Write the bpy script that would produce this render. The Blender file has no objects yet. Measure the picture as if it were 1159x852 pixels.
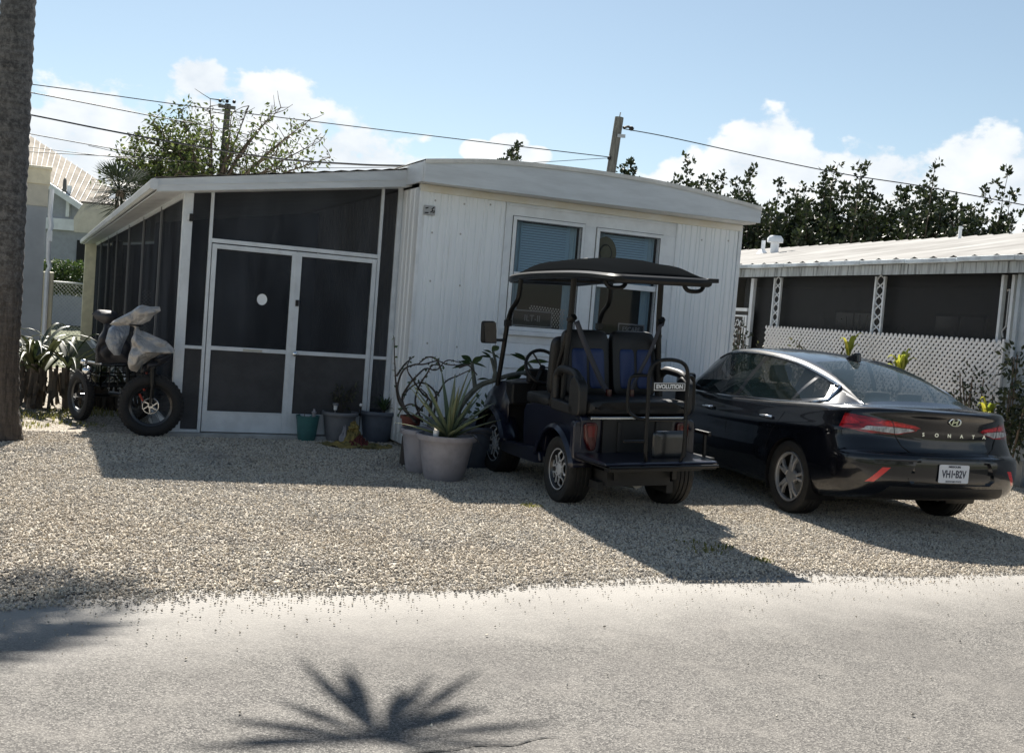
import bpy, bmesh, math, random
from mathutils import Vector, Matrix, noise, Euler
R = math.radians
PI = math.pi
C = bpy.context.scene.collection
rnd = random.Random(7)

# ------------------------------------------------------------------ helpers
class MB:
    """collects boxes, tubes, lathes and sheets into one mesh"""
    def __init__(s): s.v = []; s.f = []; s.sm = []
    def add(s, vs, fs, smooth=False):
        b = len(s.v); s.v += [tuple(v) for v in vs]
        for f in fs: s.f.append(tuple(i + b for i in f)); s.sm.append(smooth)
        return s
    def box(s, x0, x1, y0, y1, z0, z1, M=None):
        vs = [Vector(p) for p in ((x0,y0,z0),(x1,y0,z0),(x1,y1,z0),(x0,y1,z0),(x0,y0,z1),(x1,y0,z1),(x1,y1,z1),(x0,y1,z1))]
        if M: vs = [M @ v for v in vs]
        return s.add(vs, [(0,3,2,1),(4,5,6,7),(0,1,5,4),(1,2,6,5),(2,3,7,6),(3,0,4,7)])
    def bar(s, a, b, w, h, up=(0,0,1)):
        a = Vector(a); b = Vector(b); d = (b-a); L = d.length; d.normalize()
        u = Vector(up); x = d.cross(u)
        if x.length < 1e-4: x = d.cross(Vector((0,1,0)))
        x.normalize(); z = x.cross(d)
        M = Matrix((x, d, z)).transposed().to_4x4(); M.translation = a
        return s.box(-w/2, w/2, 0, L, -h/2, h/2, M)
    def tube(s, pts, r, n=8, caps=True, closed=False):
        pts = [Vector(p) for p in pts]; k = len(pts)
        rs = r if isinstance(r, (list, tuple)) else [r]*k
        vs = []; fs = []; prev = None
        for i, p in enumerate(pts):
            if closed: t = pts[(i+1) % k] - pts[i-1]
            else: t = pts[min(i+1, k-1)] - pts[max(i-1, 0)]
            if t.length < 1e-9: t = Vector((0,0,1))
            t.normalize()
            if prev is None:
                u = t.orthogonal().normalized()
            else:
                u = prev - t*prev.dot(t)
                u = u.normalized() if u.length > 1e-6 else t.orthogonal().normalized()
            prev = u; w = t.cross(u)
            for j in range(n):
                a = 2*PI*j/n; vs.append(p + (u*math.cos(a) + w*math.sin(a))*rs[i])
        m = k if closed else k-1
        for i in range(m):
            i2 = (i+1) % k
            for j in range(n):
                fs.append((i*n+j, i*n+(j+1) % n, i2*n+(j+1) % n, i2*n+j))
        if caps and not closed:
            fs.append(tuple(range(n-1, -1, -1))); fs.append(tuple((k-1)*n+j for j in range(n)))
        return s.add(vs, fs, True)
    def lathe(s, prof, n=24, M=None, closed=False):
        """prof: (r, z) list, round the local z axis"""
        vs = []; fs = []; k = len(prof)
        for r, z in prof:
            for j in range(n):
                a = 2*PI*j/n; v = Vector((r*math.cos(a), r*math.sin(a), z)); vs.append(M @ v if M else v)
        for i in range(k if closed else k-1):
            i2 = (i+1) % k
            for j in range(n):
                fs.append((i*n+j, i*n+(j+1) % n, i2*n+(j+1) % n, i2*n+j))
        return s.add(vs, fs, True)
    def prism(s, poly, d0, d1, axis='y', M=None):
        """poly: 2d outline extruded from d0 to d1. axis y: (x,z); axis x: (y,z); axis z: (x,y)"""
        def P(a, b, d):
            v = {'y': Vector((a, d, b)), 'x': Vector((d, a, b)), 'z': Vector((a, b, d))}[axis]
            return M @ v if M else v
        n = len(poly)
        vs = [P(a, b, d0) for a, b in poly] + [P(a, b, d1) for a, b in poly]
        fs = [tuple(range(n)), tuple(range(2*n-1, n-1, -1))]
        fs += [(i, i+n, (i+1) % n + n, (i+1) % n) for i in range(n)]
        return s.add(vs, fs)
    def grid(s, rows, smooth=True, cyc=False):
        """rows: list of equally long point lists"""
        n = len(rows[0]); vs = [p for r in rows for p in r]; fs = []
        for i in range(len(rows)-1):
            for j in range(n if cyc else n-1):
                j2 = (j+1) % n
                fs.append((i*n+j, i*n+j2, (i+1)*n+j2, (i+1)*n+j))
        return s.add(vs, fs, smooth)
    def ball(s, c, r, n=12, sq=(1,1,1)):
        prof = [(math.sin(PI*i/(n//2))*1.0, -math.cos(PI*i/(n//2))) for i in range(n//2+1)]
        M = Matrix.Translation(c) @ Matrix.Diagonal((r*sq[0], r*sq[1], r*sq[2], 1))
        return s.lathe([(max(a, 1e-4), b) for a, b in prof], n, M)
    def build(s, name, m, parent=None, bevel=0, fix=True, sharp=40, loc=None, rot=None, solid=0):
        me = bpy.data.meshes.new(name); me.from_pydata(s.v, [], s.f)
        if fix and len(s.f) < 60000:
            bm = bmesh.new(); bm.from_mesh(me)
            bmesh.ops.recalc_face_normals(bm, faces=bm.faces); bm.to_mesh(me); bm.free()
        me.polygons.foreach_set('use_smooth', s.sm if len(s.sm) == len(me.polygons) else [True]*len(me.polygons))
        if any(s.sm) and sharp: me.set_sharp_from_angle(angle=R(sharp))
        me.materials.append(m); me.update()
        o = bpy.data.objects.new(name, me); C.objects.link(o)
        if parent: o.parent = parent
        if loc: o.location = loc
        if rot: o.rotation_euler = rot
        if solid:
            so = o.modifiers.new('solid', 'SOLIDIFY'); so.thickness = solid; so.offset = 0
        if bevel:
            b = o.modifiers.new('bevel', 'BEVEL'); b.width = bevel; b.segments = 2; b.limit_method = 'ANGLE'; b.angle_limit = R(35)
        return o

def tag(o, label=None, cat=None, group=None, kind=None):
    if label: o['label'] = label
    if cat: o['category'] = cat
    if group: o['group'] = group
    if kind: o['kind'] = kind
    return o
def thing(name, label, cat, loc=(0,0,0), rz=0, group=None):
    o = bpy.data.objects.new(name, None); C.objects.link(o); o.empty_display_size = .2
    o.location = loc; o.rotation_euler = (0, 0, rz)
    return tag(o, label, cat, group)
def copy_tree(o, parent=None):
    c = o.copy(); C.objects.link(c)
    if parent: c.parent = parent
    for ch in list(o.children): copy_tree(ch, c)
    return c
def text(name, body, size, m, parent, M, extrude=.001, bold=0, sx=1, spacing=1):
    cu = bpy.data.curves.new(name, 'FONT'); cu.body = body; cu.size = size; cu.align_x = 'CENTER'; cu.align_y = 'CENTER'
    cu.extrude = extrude; cu.offset = bold; cu.space_character = spacing
    tmp = bpy.data.objects.new(name, cu); C.objects.link(tmp)
    me = bpy.data.meshes.new_from_object(tmp.evaluated_get(bpy.context.evaluated_depsgraph_get()))
    bpy.data.objects.remove(tmp); bpy.data.curves.remove(cu)
    me.name = name; me.materials.clear(); me.materials.append(m)
    o = bpy.data.objects.new(name, me); C.objects.link(o); o.parent = parent
    o.matrix_local = M @ Matrix.Diagonal((sx, 1, 1, 1))
    return o
def frame(origin, xdir, ydir):
    x = Vector(xdir).normalized(); y = Vector(ydir); z = x.cross(y).normalized(); y = z.cross(x)
    M = Matrix((x, y, z)).transposed().to_4x4(); M.translation = origin
    return M
def lerp(a, b, t): return a + (b-a)*t
def interp(xs, ys, x):
    """monotone cubic (pchip) interpolation"""
    if x <= xs[0]: return ys[0]
    if x >= xs[-1]: return ys[-1]
    n = len(xs); h = [xs[i+1]-xs[i] for i in range(n-1)]; d = [(ys[i+1]-ys[i])/h[i] for i in range(n-1)]
    def m(i):
        if i == 0: return d[0]
        if i == n-1: return d[-1]
        if d[i-1]*d[i] <= 0: return 0
        w1 = 2*h[i]+h[i-1]; w2 = h[i]+2*h[i-1]
        return (w1+w2)/(w1/d[i-1]+w2/d[i])
    k = max(i for i in range(n-1) if xs[i] <= x)
    t = (x-xs[k])/h[k]; t2 = t*t; t3 = t2*t
    return ys[k]*(2*t3-3*t2+1)+h[k]*m(k)*(t3-2*t2+t)+ys[k+1]*(-2*t3+3*t2)+h[k]*m(k+1)*(t3-t2)
def curve_pts(pts, n=6):
    """Catmull-Rom through 3d points"""
    P = [Vector(p) for p in pts]; P = [2*P[0]-P[1]] + P + [2*P[-1]-P[-2]]; out = []
    for i in range(1, len(P)-2):
        for k in range(n):
            t = k/n
            out.append(.5*((2*P[i])+(P[i+1]-P[i-1])*t+(2*P[i-1]-5*P[i]+4*P[i+1]-P[i+2])*t*t+(3*P[i]-P[i-1]-3*P[i+1]+P[i+2])*t**3))
    out.append(P[-2]); return out

# ------------------------------------------------------------------ materials
def mat(name, col, rough=.6, metal=0, spec=.5, var=0, scale=6, bump=0, bscale=40, coat=0, alpha=1, col2=None, stretch=None, detail=4, vmin=.4, vmax=.6, trans=0, sss=0):
    m = bpy.data.materials.new(name); m.use_nodes = True
    nt = m.node_tree; N = nt.nodes; L = nt.links; b = N['Principled BSDF']
    b.inputs['Base Color'].default_value = (*col, 1); b.inputs['Roughness'].default_value = rough
    b.inputs['Metallic'].default_value = metal; b.inputs['Specular IOR Level'].default_value = spec
    b.inputs['Coat Weight'].default_value = coat; b.inputs['Coat Roughness'].default_value = .03
    b.inputs['Alpha'].default_value = alpha; b.inputs['Transmission Weight'].default_value = trans
    vec = None
    if var or bump or col2:
        tc = N.new('ShaderNodeTexCoord'); vec = tc.outputs['Object']
        if stretch:
            mp = N.new('ShaderNodeMapping'); mp.inputs['Scale'].default_value = stretch; L.new(vec, mp.inputs['Vector']); vec = mp.outputs[0]
    if var or col2:
        n = N.new('ShaderNodeTexNoise'); n.inputs['Scale'].default_value = scale; n.inputs['Detail'].default_value = detail; n.inputs['Roughness'].default_value = .65
        L.new(vec, n.inputs['Vector'])
        r = N.new('ShaderNodeMapRange'); r.inputs[1].default_value = vmin; r.inputs[2].default_value = vmax
        L.new(n.outputs['Fac'], r.inputs[0])
        mx = N.new('ShaderNodeMix'); mx.data_type = 'RGBA'
        c2 = col2 or tuple(c*(1-var) for c in col)
        c1 = col if col2 else tuple(min(1, c*(1+var*.6)) for c in col)
        mx.inputs['A'].default_value = (*c1, 1); mx.inputs['B'].default_value = (*c2, 1)
        L.new(r.outputs[0], mx.inputs['Factor']); L.new(mx.outputs['Result'], b.inputs['Base Color'])
    if bump:
        n2 = N.new('ShaderNodeTexNoise'); n2.inputs['Scale'].default_value = bscale; n2.inputs['Detail'].default_value = 5
        L.new(vec, n2.inputs['Vector'])
        bp = N.new('ShaderNodeBump'); bp.inputs['Strength'].default_value = bump; bp.inputs['Distance'].default_value = .02
        L.new(n2.outputs['Fac'], bp.inputs['Height']); L.new(bp.outputs[0], b.inputs['Normal'])
    return m
def leafmat(name, cols, rough=.45, translucent=.35):
    """leaf colour varies from leaf to leaf (mesh island), thin translucent"""
    m = bpy.data.materials.new(name); m.use_nodes = True
    nt = m.node_tree; N = nt.nodes; L = nt.links; b = N['Principled BSDF']; out = N['Material Output']
    g = N.new('ShaderNodeNewGeometry'); cr = N.new('ShaderNodeValToRGB')
    e = cr.color_ramp.elements
    while len(e) < len(cols): e.new(.5)
    for i, c in enumerate(cols): e[i].position = i/(len(cols)-1); e[i].color = (*c, 1)
    L.new(g.outputs['Random Per Island'], cr.inputs[0]); L.new(cr.outputs[0], b.inputs['Base Color'])
    b.inputs['Roughness'].default_value = rough
    tr = N.new('ShaderNodeBsdfTranslucent'); L.new(cr.outputs[0], tr.inputs[0])
    ms = N.new('ShaderNodeMixShader'); ms.inputs[0].default_value = translucent
    L.new(b.outputs[0], ms.inputs[1]); L.new(tr.outputs[0], ms.inputs[2]); L.new(ms.outputs[0], out.inputs[0])
    return m

M = {}
M['white'] = mat('white_paint', (.76,.79,.82), .45, var=.08, scale=3)
M['siding'] = None
M['fascia'] = mat('white_fascia', (.60,.63,.66), .45, var=.09, scale=2, stretch=(.6,1,4))
M['frame'] = mat('white_aluminium', (.62,.66,.70), .35, var=.08, scale=5)
M['cream'] = mat('cream_paint_and_sun_tint', (.62,.58,.44), .6, var=.12, scale=4)
M['roofwhite'] = mat('white_roof_coating', (.72,.70,.66), .6, var=.15, scale=2)
M['black'] = mat('black_plastic', (.008,.008,.009), .5, spec=.35)
M['blacksteel'] = mat('black_steel', (.006,.0063,.007), .4, spec=.3)
M['rubber'] = mat('tyre_rubber', (.010,.010,.010), .75, var=.3, scale=30, bump=.2, bscale=120)
M['chrome'] = mat('chrome', (.75,.76,.78), .12, metal=1)
M['alu'] = mat('machined_alloy', (.42,.43,.45), .25, metal=1)
M['navy'] = mat('navy_paint', (.004,.0055,.017), .3, coat=.35)
M['carpaint'] = mat('black_car_paint', (.002,.0025,.005), .25, spec=.3, coat=.75)
M['vinylblack'] = mat('black_vinyl', (.005,.0053,.006), .5, bump=.05, bscale=200)
M['vinylblue'] = mat('blue_vinyl', (.008,.026,.105), .5, bump=.05, bscale=200)
M['belt'] = mat('seat_belt_webbing', (.045,.045,.055), .7)
M['red'] = mat('red_lens', (.35,.006,.01), .12, coat=.7)
M['redhi'] = mat('bright_red_lens', (.6,.02,.02), .15, coat=.7)
M['clear'] = mat('clear_lens', (.7,.72,.74), .15, coat=.5)
M['bark'] = mat('tree_bark', (.13,.10,.075), .85, var=.4, scale=8, bump=.5, bscale=25)
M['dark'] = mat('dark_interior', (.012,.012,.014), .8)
M['steel'] = mat('galvanised_steel', (.4,.41,.42), .4, metal=.7)
# ------------------------------------------------------------------ camera, world, sun
sc = bpy.context.scene
F_PX, PW, PH = 1209.36, 1159, 852
PITCH, ROLL, CAM_H = R(3.2328), R(4.5292), 1.583
cam_d = bpy.data.cameras.new('Camera'); cam = bpy.data.objects.new('Camera', cam_d); C.objects.link(cam); sc.camera = cam
cp, sp, cr_, sr_ = math.cos(PITCH), math.sin(PITCH), math.cos(ROLL), math.sin(ROLL)
right = Vector((cr_, sr_*sp, sr_*cp)); upv = Vector((-sr_, cr_*sp, cr_*cp)); fwd = Vector((0, cp, -sp))
mw = Matrix((right, upv, -fwd)).transposed().to_4x4(); mw.translation = (0, 0, CAM_H)
cam.matrix_world = mw
cam_d.sensor_fit = 'HORIZONTAL'; cam_d.sensor_width = 36; cam_d.lens = F_PX/PW*36; cam_d.clip_end = 2000; cam_d.clip_start = .05

SUN_H = Vector((-.24, .97)).normalized(); SUN_EL = R(47.0)
sun_dir = Vector((SUN_H.x*math.cos(SUN_EL), SUN_H.y*math.cos(SUN_EL), math.sin(SUN_EL)))
sd = bpy.data.lights.new('sun', 'SUN'); sd.energy = 5.0; sd.angle = R(.5); sd.color = (1, .95, .87)
so = bpy.data.objects.new('sun', sd); C.objects.link(so); so.rotation_euler = sun_dir.to_track_quat('Z', 'Y').to_euler()

w = bpy.data.worlds.new('World'); sc.world = w; w.use_nodes = True
nt = w.node_tree; N = nt.nodes; L = nt.links; bg = N['Background']
sky = N.new('ShaderNodeTexSky'); sky.sky_type = 'NISHITA'; sky.sun_disc = False
sky.sun_elevation = SUN_EL; sky.sun_rotation = math.atan2(SUN_H.x, SUN_H.y); sky.air_density = 1.0; sky.dust_density = .25; sky.ozone_density = 2.0
tc = N.new('ShaderNodeTexCoord')
def vmath(op, a, b=None):
    n = N.new('ShaderNodeVectorMath'); n.operation = op
    L.new(a, n.inputs[0])
    if b is not None: n.inputs[1].default_value = b
    return n
def fm(op, a, b, c=None, clamp=False):
    n = N.new('ShaderNodeMath'); n.operation = op; n.use_clamp = clamp
    for i, q in enumerate((a, b, c)):
        if q is None: continue
        if isinstance(q, (int, float)): n.inputs[i].default_value = q
        else: L.new(q, n.inputs[i])
    return n.outputs[0]
sep = N.new('ShaderNodeSeparateXYZ'); L.new(tc.outputs['Generated'], sep.inputs[0])
az = fm('ARCTAN2', sep.outputs[0], sep.outputs[1])            # azimuth, 0 = straight up the drive, + to the right
el = fm('ARCSINE', sep.outputs[2], 0)
nz = N.new('ShaderNodeTexNoise'); nz.inputs['Scale'].default_value = 8.5; nz.inputs['Detail'].default_value = 12; nz.inputs['Roughness'].default_value = .62
mp = N.new('ShaderNodeMapping'); mp.inputs['Scale'].default_value = (1, 1, 1.5); mp.inputs['Location'].default_value = (3.1, .4, .2)
L.new(tc.outputs['Generated'], mp.inputs[0]); L.new(mp.outputs[0], nz.inputs['Vector'])
nz2 = N.new('ShaderNodeTexNoise'); nz2.inputs['Scale'].default_value = 26; nz2.inputs['Detail'].default_value = 6
L.new(mp.outputs[0], nz2.inputs['Vector'])
# cumulus banks: (azimuth, elevation of the crown, half widths)
BANKS = [(-.36, .09, .12, .085), (-.25, .12, .10, .075), (-.17, .10, .09, .075), (-.085, .075, .085, .055), (-.46, .09, .09, .07), (-.045, .148, .020, .010), (-.018, .154, .020, .014), (.005, .149, .016, .009), (-.30, .185, .03, .02),
         (.15, .10, .06, .055), (.22, .135, .055, .065), (.31, .11, .10, .075), (.41, .125, .09, .07), (.50, .08, .10, .06),
         (-1.2, .15, .5, .12), (1.3, .12, .6, .14), (2.4, .16, .6, .12), (-2.4, .14, .6, .12)]
dens = None
for a0, e0, wa, we in BANKS:
    da = fm('DIVIDE', fm('SUBTRACT', az, a0), wa); de = fm('DIVIDE', fm('SUBTRACT', el, e0), we)
    q = fm('SUBTRACT', 1, fm('ADD', fm('MULTIPLY', da, da), fm('MULTIPLY', de, de)))
    dens = q if dens is None else fm('SMOOTH_MAX', dens, q, .35)
dens = fm('MAXIMUM', dens, -1.4)
dn = fm('ADD', fm('ADD', fm('MULTIPLY', dens, .95), fm('MULTIPLY', fm('SUBTRACT', nz2.outputs['Fac'], .5), 2.2)), fm('MULTIPLY', fm('SUBTRACT', nz.outputs['Fac'], .5), 3.3))
mask = N.new('ShaderNodeMapRange'); mask.interpolation_type = 'SMOOTHSTEP'; mask.inputs[1].default_value = .0; mask.inputs[2].default_value = .38
L.new(dn, mask.inputs[0])
# cloud body: bright tops, slightly greyer cores
body = N.new('ShaderNodeMapRange'); body.inputs[1].default_value = .35; body.inputs[2].default_value = .62
L.new(fm('ADD', fm('MULTIPLY', nz2.outputs['Fac'], .5), fm('MULTIPLY', nz.outputs['Fac'], .5)), body.inputs[0])
cc = N.new('ShaderNodeMix'); cc.data_type = 'RGBA'
cc.inputs['A'].default_value = (4.1, 4.5, 4.95, 1); cc.inputs['B'].default_value = (5.75, 5.9, 5.95, 1)
L.new(body.outputs[0], cc.inputs['Factor'])
mx = N.new('ShaderNodeMix'); mx.data_type = 'RGBA'
hsv = N.new('ShaderNodeHueSaturation'); hsv.inputs['Saturation'].default_value = .80; hsv.inputs['Value'].default_value = .61; hsv.inputs['Hue'].default_value = .488; L.new(sky.outputs[0], hsv.inputs['Color'])
L.new(fm('MULTIPLY', mask.outputs[0], .97), mx.inputs['Factor']); L.new(hsv.outputs[0], mx.inputs['A']); L.new(cc.outputs['Result'], mx.inputs['B'])
L.new(mx.outputs['Result'], bg.inputs[0]); bg.inputs[1].default_value = .072
sc.view_settings.view_transform = 'Standard'; sc.view_settings.look = 'None'; sc.view_settings.gamma = 1; sc.view_settings.exposure = 1.36
sc.view_settings.use_curve_mapping = False
sc.cycles.use_denoising = True; sc.cycles.max_bounces = 8; sc.cycles.transparent_max_bounces = 12
try: sc.cycles.caustics_reflective = False; sc.cycles.caustics_refractive = False
except Exception: pass
# ------------------------------------------------------------------ ground, road, gravel
HO = Vector((-3.6554, 11.5219, 0)); HYAW = R(24.2542)
hc, hs = math.cos(HYAW), math.sin(HYAW)
def HW(u, w_, z=0): return Vector((HO.x+u*hc-w_*hs, HO.y+u*hs+w_*hc, z))

def nodes_of(m): nt = m.node_tree; return nt, nt.nodes, nt.links, nt.nodes['Principled BSDF']
def noise_node(N, L, vec, scale, detail=4, rough=.6):
    n = N.new('ShaderNodeTexNoise'); n.inputs['Scale'].default_value = scale; n.inputs['Detail'].default_value = detail; n.inputs['Roughness'].default_value = rough
    L.new(vec, n.inputs['Vector']); return n.outputs['Fac']
def rng(N, L, v, a, b, c=0, d=1):
    n = N.new('ShaderNodeMapRange'); n.inputs[1].default_value = a; n.inputs[2].default_value = b; n.inputs[3].default_value = c; n.inputs[4].default_value = d
    L.new(v, n.inputs[0]); return n.outputs[0]
def mixc(N, L, f, a, b, mode='MIX'):
    n = N.new('ShaderNodeMix'); n.data_type = 'RGBA'; n.blend_type = mode
    if isinstance(f, (int, float)): n.inputs['Factor'].default_value = f
    else: L.new(f, n.inputs['Factor'])
    for k, q in (('A', a), ('B', b)):
        if isinstance(q, tuple): n.inputs[k].default_value = (*q, 1)
        else: L.new(q, n.inputs[k])
    return n.outputs['Result']

def ground_material():
    m = bpy.data.materials.new('sandy_soil'); m.use_nodes = True; nt, N, L, b = nodes_of(m)
    tc = N.new('ShaderNodeTexCoord').outputs['Object']
    f = rng(N, L, noise_node(N, L, tc, .8, 6), .35, .65)
    c = mixc(N, L, f, (.16,.15,.09), (.07,.10,.035))
    c = mixc(N, L, rng(N, L, noise_node(N, L, tc, 25, 4), .3, .7), c, (.05,.06,.025), 'MIX')
    L.new(c, b.inputs['Base Color']); b.inputs['Roughness'].default_value = .95
    return m
def road_material():
    m = bpy.data.materials.new('worn_asphalt'); m.use_nodes = True; nt, N, L, b = nodes_of(m)
    tc = N.new('ShaderNodeTexCoord').outputs['Object']
    sx = N.new('ShaderNodeSeparateXYZ'); L.new(tc, sx.inputs[0])
    v = N.new('ShaderNodeTexVoronoi'); v.inputs['Scale'].default_value = 120; L.new(tc, v.inputs['Vector'])
    vs = N.new('ShaderNodeSeparateColor'); L.new(v.outputs['Color'], vs.inputs[0])
    c = mixc(N, L, rng(N, L, vs.outputs[0], 0, 1), (.04,.038,.036), (.27,.256,.234))
    c = mixc(N, L, rng(N, L, noise_node(N, L, tc, 150, 2), .45, .6), c, (.075,.072,.07))
    c = mixc(N, L, rng(N, L, noise_node(N, L, tc, .9, 5), .38, .68, 0, .3), c, (.13,.12,.11))
    c = mixc(N, L, rng(N, L, noise_node(N, L, tc, 4, 5), .5, .7, 0, .3), c, (.23,.215,.195))
    c = mixc(N, L, rng(N, L, noise_node(N, L, tc, .45, 3, .55), .56, .62, 0, .22), c, (.10,.095,.09))
    c = mixc(N, L, rng(N, L, noise_node(N, L, tc, 2.3, 6, .7), .60, .72, 0, .5), c, (.07,.067,.065))
    # pale dust washed out of the gravel along the edge (object y = distance from the edge)
    e = N.new('ShaderNodeMath'); e.operation = 'ADD'; L.new(sx.outputs[1], e.inputs[0])
    w_ = N.new('ShaderNodeMath'); w_.operation = 'MULTIPLY'; L.new(noise_node(N, L, tc, 1.6, 6), w_.inputs[0]); w_.inputs[1].default_value = .9; L.new(w_.outputs[0], e.inputs[1])
    c = mixc(N, L, rng(N, L, e.outputs[0], -.70, .35, 0, .85), c, (.315,.30,.278))
    L.new(c, b.inputs['Base Color']); b.inputs['Roughness'].default_value = .9; b.inputs['Specular IOR Level'].default_value = .25
    bp = N.new('ShaderNodeBump'); bp.inputs['Strength'].default_value = .55; bp.inputs['Distance'].default_value = .006
    L.new(v.outputs['Distance'], bp.inputs['Height']); L.new(bp.outputs[0], b.inputs['Normal'])
    return m
def gravel_material(base=True):
    m = bpy.data.materials.new('limestone_gravel' if base else 'limestone_pebble'); m.use_nodes = True; nt, N, L, b = nodes_of(m)
    tco = N.new('ShaderNodeTexCoord')
    cr = N.new('ShaderNodeValToRGB'); cr.color_ramp.interpolation = 'LINEAR'
    cols = [(.23,.215,.195), (.37,.33,.275), (.53,.47,.385), (.43,.405,.37), (.64,.59,.50), (.55,.475,.37)]
    e = cr.color_ramp.elements
    while len(e) < len(cols): e.new(.5)
    for i, q in enumerate(cols): e[i].position = i/(len(cols)-1); e[i].color = (*q, 1)
    if base:
        tc = tco.outputs['Object']
        v = N.new('ShaderNodeTexVoronoi'); v.inputs['Scale'].default_value = 52; L.new(tc, v.inputs['Vector'])
        vs = N.new('ShaderNodeSeparateColor'); L.new(v.outputs['Color'], vs.inputs[0]); L.new(vs.outputs[0], cr.inputs[0])
        c = mixc(N, L, rng(N, L, v.outputs['Distance'], .35, .75), cr.outputs[0], (.10,.09,.075))
        c = mixc(N, L, rng(N, L, noise_node(N, L, tc, .9, 4), .45, .7, 0, .35), c, (.30,.24,.17))
        bp = N.new('ShaderNodeBump'); bp.invert = True; bp.inputs['Strength'].default_value = 1; bp.inputs['Distance'].default_value = .015
        L.new(v.outputs['Distance'], bp.inputs['Height']); L.new(bp.outputs[0], b.inputs['Normal'])
    else:
        oi = N.new('ShaderNodeObjectInfo'); L.new(oi.outputs['Random'], cr.inputs[0])
        g = N.new('ShaderNodeNewGeometry')
        # tint drifts slowly over the drive: browner and greyer patches of stone
        n1 = rng(N, L, noise_node(N, L, g.outputs['Position'], .55, 3), .42, .62, 0, .32)
        c = mixc(N, L, n1, cr.outputs[0], mixc(N, L, .5, cr.outputs[0], (.40,.29,.17)))
        n2 = rng(N, L, noise_node(N, L, g.outputs['Position'], 1.3, 4), .52, .7, 0, .5)
        c = mixc(N, L, n2, c, (.22,.21,.205))
    if base: pass
    L.new(c, b.inputs['Base Color']); b.inputs['Roughness'].default_value = .9; b.inputs['Specular IOR Level'].default_value = .25
    return m
M['ground'] = ground_material(); M['road'] = road_material(); M['gravel'] = gravel_material(); M['pebble'] = gravel_material(False); M['pebble_dark'] = mat('dark_road_chip', (.10,.097,.095), .9, var=.5, scale=3)

g = MB(); g.add([(-700,-700,0),(700,-700,0),(700,900,0),(-700,900,0)], [(0,1,2,3)])
tag(g.build('ground', M['ground'], loc=(0,0,-.012)), kind='structure')
EDGE = -6.38
g = MB(); g.add([(-120,-7.0,0),(150,-7.0,0),(150,.4,0),(-120,.4,0)], [(0,1,2,3)])
tag(g.build('road', M['road'], loc=HW(0, EDGE, -.006), rot=(0,0,HYAW)), kind='structure')
def edge_w(u):
    return EDGE + .16*noise.noise((u*.35, 3.3, 0)) + .09*noise.noise((u*1.3, 8.1, 0)) + .05*noise.noise((u*4.5, 1.1, 0)) + .05*noise.noise((u*11, 5.1, 0)) + .04*noise.noise((u*29, 2.1, 0))
lo = []; hi = []
u = -26
while u <= 34:
    lo.append((u, edge_w(u)+.14, 0)); hi.append((u, 9.0, 0)); u += .02 if -5 < u < 10 else .5
g = MB(); g.grid([lo, [(a[0], -2, 0) for a in lo], hi], smooth=False)
tag(g.build('gravel_driveway', M['gravel'], loc=HW(0,0,0), rot=(0,0,HYAW)), kind='structure')

def scatter(name, polys, density, smin, smax, seed, m):
    """loose stones: geometry nodes spread small rounded rocks over a sheet"""
    me = bpy.data.meshes.new(name); vs = []; fs = []
    for p in polys:
        b0 = len(vs); vs += [tuple(HW(*q)) for q in p]; fs.append(tuple(range(b0, b0+len(p))))
    me.from_pydata(vs, [], fs); me.materials.append(m)
    o = bpy.data.objects.new(name, me); C.objects.link(o)
    ng = bpy.data.node_groups.new(name, 'GeometryNodeTree')
    ng.interface.new_socket('Geometry', in_out='INPUT', socket_type='NodeSocketGeometry'); ng.interface.new_socket('Geometry', in_out='OUTPUT', socket_type='NodeSocketGeometry')
    N = ng.nodes; L = ng.links
    gi = N.new('NodeGroupInput'); go = N.new('NodeGroupOutput')
    d = N.new('GeometryNodeDistributePointsOnFaces'); d.inputs['Density'].default_value = density; d.inputs['Seed'].default_value = seed
    ic = N.new('GeometryNodeMeshIcoSphere'); ic.inputs['Radius'].default_value = 1; ic.inputs['Subdivisions'].default_value = 2
    sp_ = N.new('GeometryNodeSetPosition')
    nz = N.new('ShaderNodeTexNoise'); nz.inputs['Scale'].default_value = .9; nz.inputs['Detail'].default_value = 1
    su = N.new('ShaderNodeVectorMath'); su.operation = 'SUBTRACT'; su.inputs[1].default_value = (.5,.5,.5)
    ml = N.new('ShaderNodeVectorMath'); ml.operation = 'SCALE'; ml.inputs['Scale'].default_value = 1.5
    L.new(nz.outputs['Color'], su.inputs[0]); L.new(su.outputs[0], ml.inputs[0]); L.new(ml.outputs[0], sp_.inputs['Offset']); L.new(ic.outputs[0], sp_.inputs['Geometry'])
    sm_ = N.new('GeometryNodeSetMaterial'); sm_.inputs['Material'].default_value = m; L.new(sp_.outputs[0], sm_.inputs[0])
    io = N.new('GeometryNodeInstanceOnPoints')
    rr = N.new('FunctionNodeRandomValue'); rr.data_type = 'FLOAT_VECTOR'; rr.inputs[1].default_value = (6.28,6.28,6.28)
    rs = N.new('FunctionNodeRandomValue'); rs.data_type = 'FLOAT_VECTOR'; rs.inputs[0].default_value = (smin, smin, smin*.55); rs.inputs[1].default_value = (smax, smax, smax*.6)
    rs.inputs['Seed'].default_value = 5
    L.new(gi.outputs[0], d.inputs[0]); L.new(d.outputs[0], io.inputs['Points']); L.new(sm_.outputs[0], io.inputs['Instance'])
    L.new(rr.outputs[0], io.inputs['Rotation']); L.new(rs.outputs[0], io.inputs['Scale']); L.new(io.outputs[0], go.inputs[0])
    md = o.modifiers.new('scatter', 'NODES'); md.node_group = ng
    return tag(o, kind='stuff')
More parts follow.
